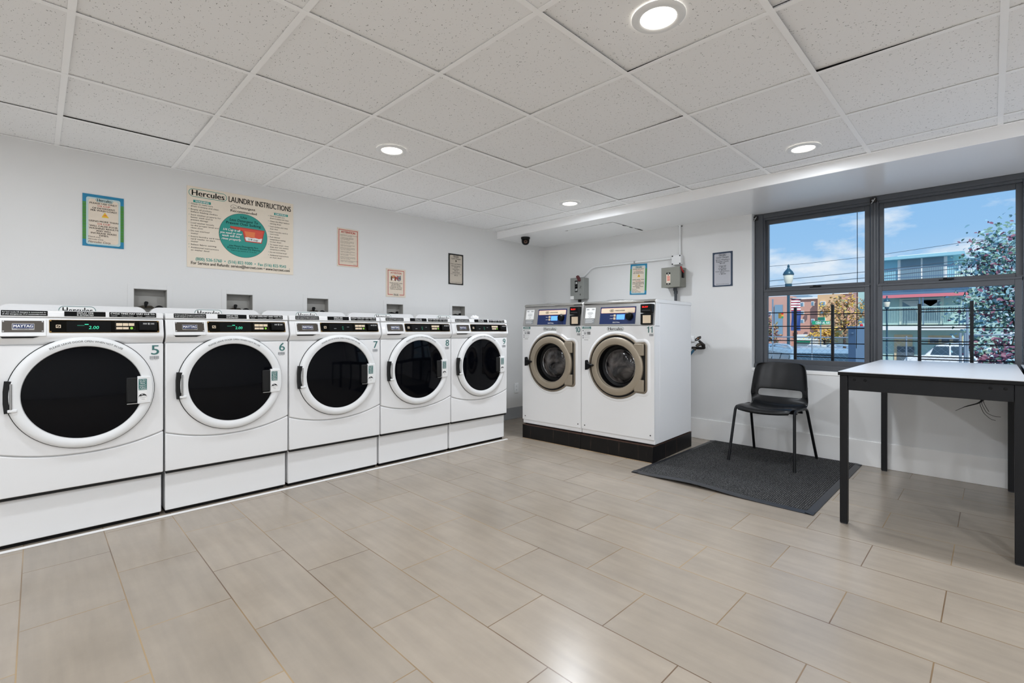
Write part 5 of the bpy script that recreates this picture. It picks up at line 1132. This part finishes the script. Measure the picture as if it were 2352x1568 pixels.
p = at(1897, Y0, 45); car('parked_car', 'white car beyond the fence below the street sign', p[0], p[1], R(-50), 4.4, 1.8, 1.55, 'car_white', 'cars parked outside the window')
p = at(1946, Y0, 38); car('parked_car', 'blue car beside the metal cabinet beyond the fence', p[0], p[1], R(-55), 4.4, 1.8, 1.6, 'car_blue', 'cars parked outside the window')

# --- chain-link fence
FYY = 9.0; fx0, fz = OB(1700, 774.5, FYY); _, fz = OB(1990, 775.5, FYY); fx1, _ = OB(2206, 775, FYY)
t = thing('chain_link_fence', 'grey chain-link fence with a top rail behind the window guards', 'fence', (0, FYY, -.7))
g('fence_steel').tube([(fx0, 0, fz + .7), (fx1, 0, fz + .7)], .010, 8).build('top_rail', t)
for px in (1775, 1865, 2082, 2206, 2217): x, _ = OB(px, 780, FYY); g('fence_steel').cyl((x, 0, 0), .0095 if px < 2200 else .015, 0, fz + .7 + (.03 if px < 2200 else .08), 'z', 10).build('post', t)
x, _ = OB(2226, 780, FYY); x2, _ = OB(2222, 690, FYY); g('fence_steel').cyl((x2, 0, 0), .014, 0, OB(2222, 706, FYY)[1] + .7, 'z', 8).build('tall_post', t); g('fence_steel').tube([(x, 0, OB(2226, 769, FYY)[1] + .7), (OB(2330, 769, FYY)[0], 0, OB(2226, 769, FYY)[1] + .7)], .009, 8).build('gate_rail', t)
ml = g('fence_steel'); hh = fz + .68; sp = .085; x = fx0 - hh
while x < fx1 + hh:
    for s in (1, -1):
        a, b = (x, .05), (x + s * (hh - .05), hh)
        if s < 0: a, b = b, a
        for lo, hi in ((fx0, fx1),):
            if a[0] < lo: k = (lo - a[0]) / (b[0] - a[0]); a = (lo, a[1] + k * (b[1] - a[1]))
            if b[0] > hi: k = (hi - a[0]) / (b[0] - a[0]); b = (hi, a[1] + k * (b[1] - a[1]))
        if b[0] - a[0] > .05 and a[0] < fx1 and b[0] > fx0: ml.tube([(a[0], .004 * s, a[1]), (b[0], .004 * s, b[1])], .0012, 3, cap=False)
    x += sp
ml.build('wire_mesh', t)

# --- trees and shrub
def leaves(gm, c, r, n, size, mats, seed, zmin=-9):
    rn = random.Random(seed); cl = []
    for _ in range(max(6, n // 45)):
        while True:
            v = Vector((rn.uniform(-1, 1), rn.uniform(-1, 1), rn.uniform(-1, 1)))
            if .25 < v.length < 1: break
        cl.append(v)
    for _ in range(n):
        v = rn.choice(cl) + Vector((rn.gauss(0, .14), rn.gauss(0, .14), rn.gauss(0, .14))); p = Vector((c[0] + v.x * r[0], c[1] + v.y * r[1], c[2] + v.z * r[2]))
        if p.z < zmin: continue
        a = Vector((rn.gauss(0, 1), rn.gauss(0, 1), rn.gauss(0, .6))).normalized(); b = a.orthogonal().normalized(); k = size * rn.uniform(.6, 1.2); cv = a.cross(b) * k * .25
        gm.add([p - a * k, p - a * k * .35 - b * k * .6 + cv, p + a * k * .45 - b * k * .55 + cv, p + a * k, p + a * k * .45 + b * k * .55 + cv, p - a * k * .35 + b * k * .6 + cv], [(0, 1, 2, 3), (0, 3, 4, 5)], rn.choice(mats))
    return gm
def tree(name, label, px, py, Z, r, n, size, mats, seed, trunk=.12, group=None, base=None):
    p = at(px, py, Z); gy = gz(p[1]); t = thing(name, label, 'tree' if 'tree' in name else 'shrub', (p[0], p[1], gy), group=group); c = (0, 0, p[2] - gy)
    leaves(g(), c, r, n, size, mats, seed, .05).build('foliage', t, recalc=False)
    tk = g('bark').tube([(0, 0, 0), (.05, .03, c[2] * .5), (0, 0, c[2] + r[2] * .3)], [trunk, trunk * .8, trunk * .3], 8)
    for a in range(5): tk.tube([(0, 0, c[2] * .6 + .1 * a), (r[0] * .4 * math.cos(a * 1.3), r[1] * .4 * math.sin(a * 1.3), c[2] + .1 * a), (r[0] * .75 * math.cos(a * 1.3), r[1] * .75 * math.sin(a * 1.3), c[2] + r[2] * (.3 + .08 * a))], [trunk * .4, trunk * .25, trunk * .1], 6)
    tk.build('trunk', t); return t
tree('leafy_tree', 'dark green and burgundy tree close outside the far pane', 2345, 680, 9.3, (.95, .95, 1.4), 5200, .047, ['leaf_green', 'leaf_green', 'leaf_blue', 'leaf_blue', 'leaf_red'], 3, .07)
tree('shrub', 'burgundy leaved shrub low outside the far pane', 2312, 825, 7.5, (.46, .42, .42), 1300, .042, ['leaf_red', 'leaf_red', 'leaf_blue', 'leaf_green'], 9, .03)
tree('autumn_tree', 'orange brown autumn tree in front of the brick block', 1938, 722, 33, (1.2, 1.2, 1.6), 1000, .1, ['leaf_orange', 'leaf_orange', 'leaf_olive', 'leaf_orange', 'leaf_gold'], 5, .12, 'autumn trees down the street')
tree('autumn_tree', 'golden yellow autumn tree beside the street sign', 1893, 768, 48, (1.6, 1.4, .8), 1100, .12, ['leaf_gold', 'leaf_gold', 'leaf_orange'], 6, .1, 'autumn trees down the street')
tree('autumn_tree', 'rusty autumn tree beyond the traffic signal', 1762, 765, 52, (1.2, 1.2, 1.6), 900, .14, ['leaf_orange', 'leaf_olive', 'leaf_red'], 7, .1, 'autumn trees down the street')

# --- overhead cables
def cable(label, pts, r, group='overhead cables outside the window'):
    P = [Vector(at(px, py, Z)) for px, py, Z in pts]; out = []
    for a, b in zip(P, P[1:]):
        for k in range(8): out.append(a.lerp(b, k / 8))
    out.append(P[-1]); c = sum(out, Vector()) / len(out)
    o = g('cable').tube([p - c for p in out], r, 5).build('street_cable', loc=c); return tag(o, label, 'cable', group)
cable('topmost thin overhead cable crossing both window panes', ((1700, 617, 34), (1850, 605, 33), (1987, 590, 32), (2285, 546, 30), (2420, 524, 29)), .014)
cable('overhead cable at the lantern of the near street lamp', ((1700, 652, 34), (1850, 637, 33), (1987, 624, 32), (2300, 587, 30), (2420, 570, 29)), .02)
cable('lowest overhead cable just above the meeting rail of the window', ((1700, 664, 34), (1850, 650, 33), (1987, 638, 32), (2300, 606, 30), (2420, 591, 29)), .022)
cable('overhead cable crossing in front of the upper balcony door', ((1990, 630, 32), (2150, 611, 31), (2300, 594, 30), (2420, 578, 29)), .016)
x, z0 = OB(1968, 470, 5.04); _, z1 = OB(1965, 800, 5.04)
o = g('wire_black').tube([(0, 0, z0 - 1.5 + .6), (.003, 0, .1), (-.004, 0, z1 - 1.5)], .0028, 6).build('hanging_cable', loc=(x, 5.045, 1.5)); tag(o, 'thin black cable hanging straight down outside the pane behind the chair', 'cable')
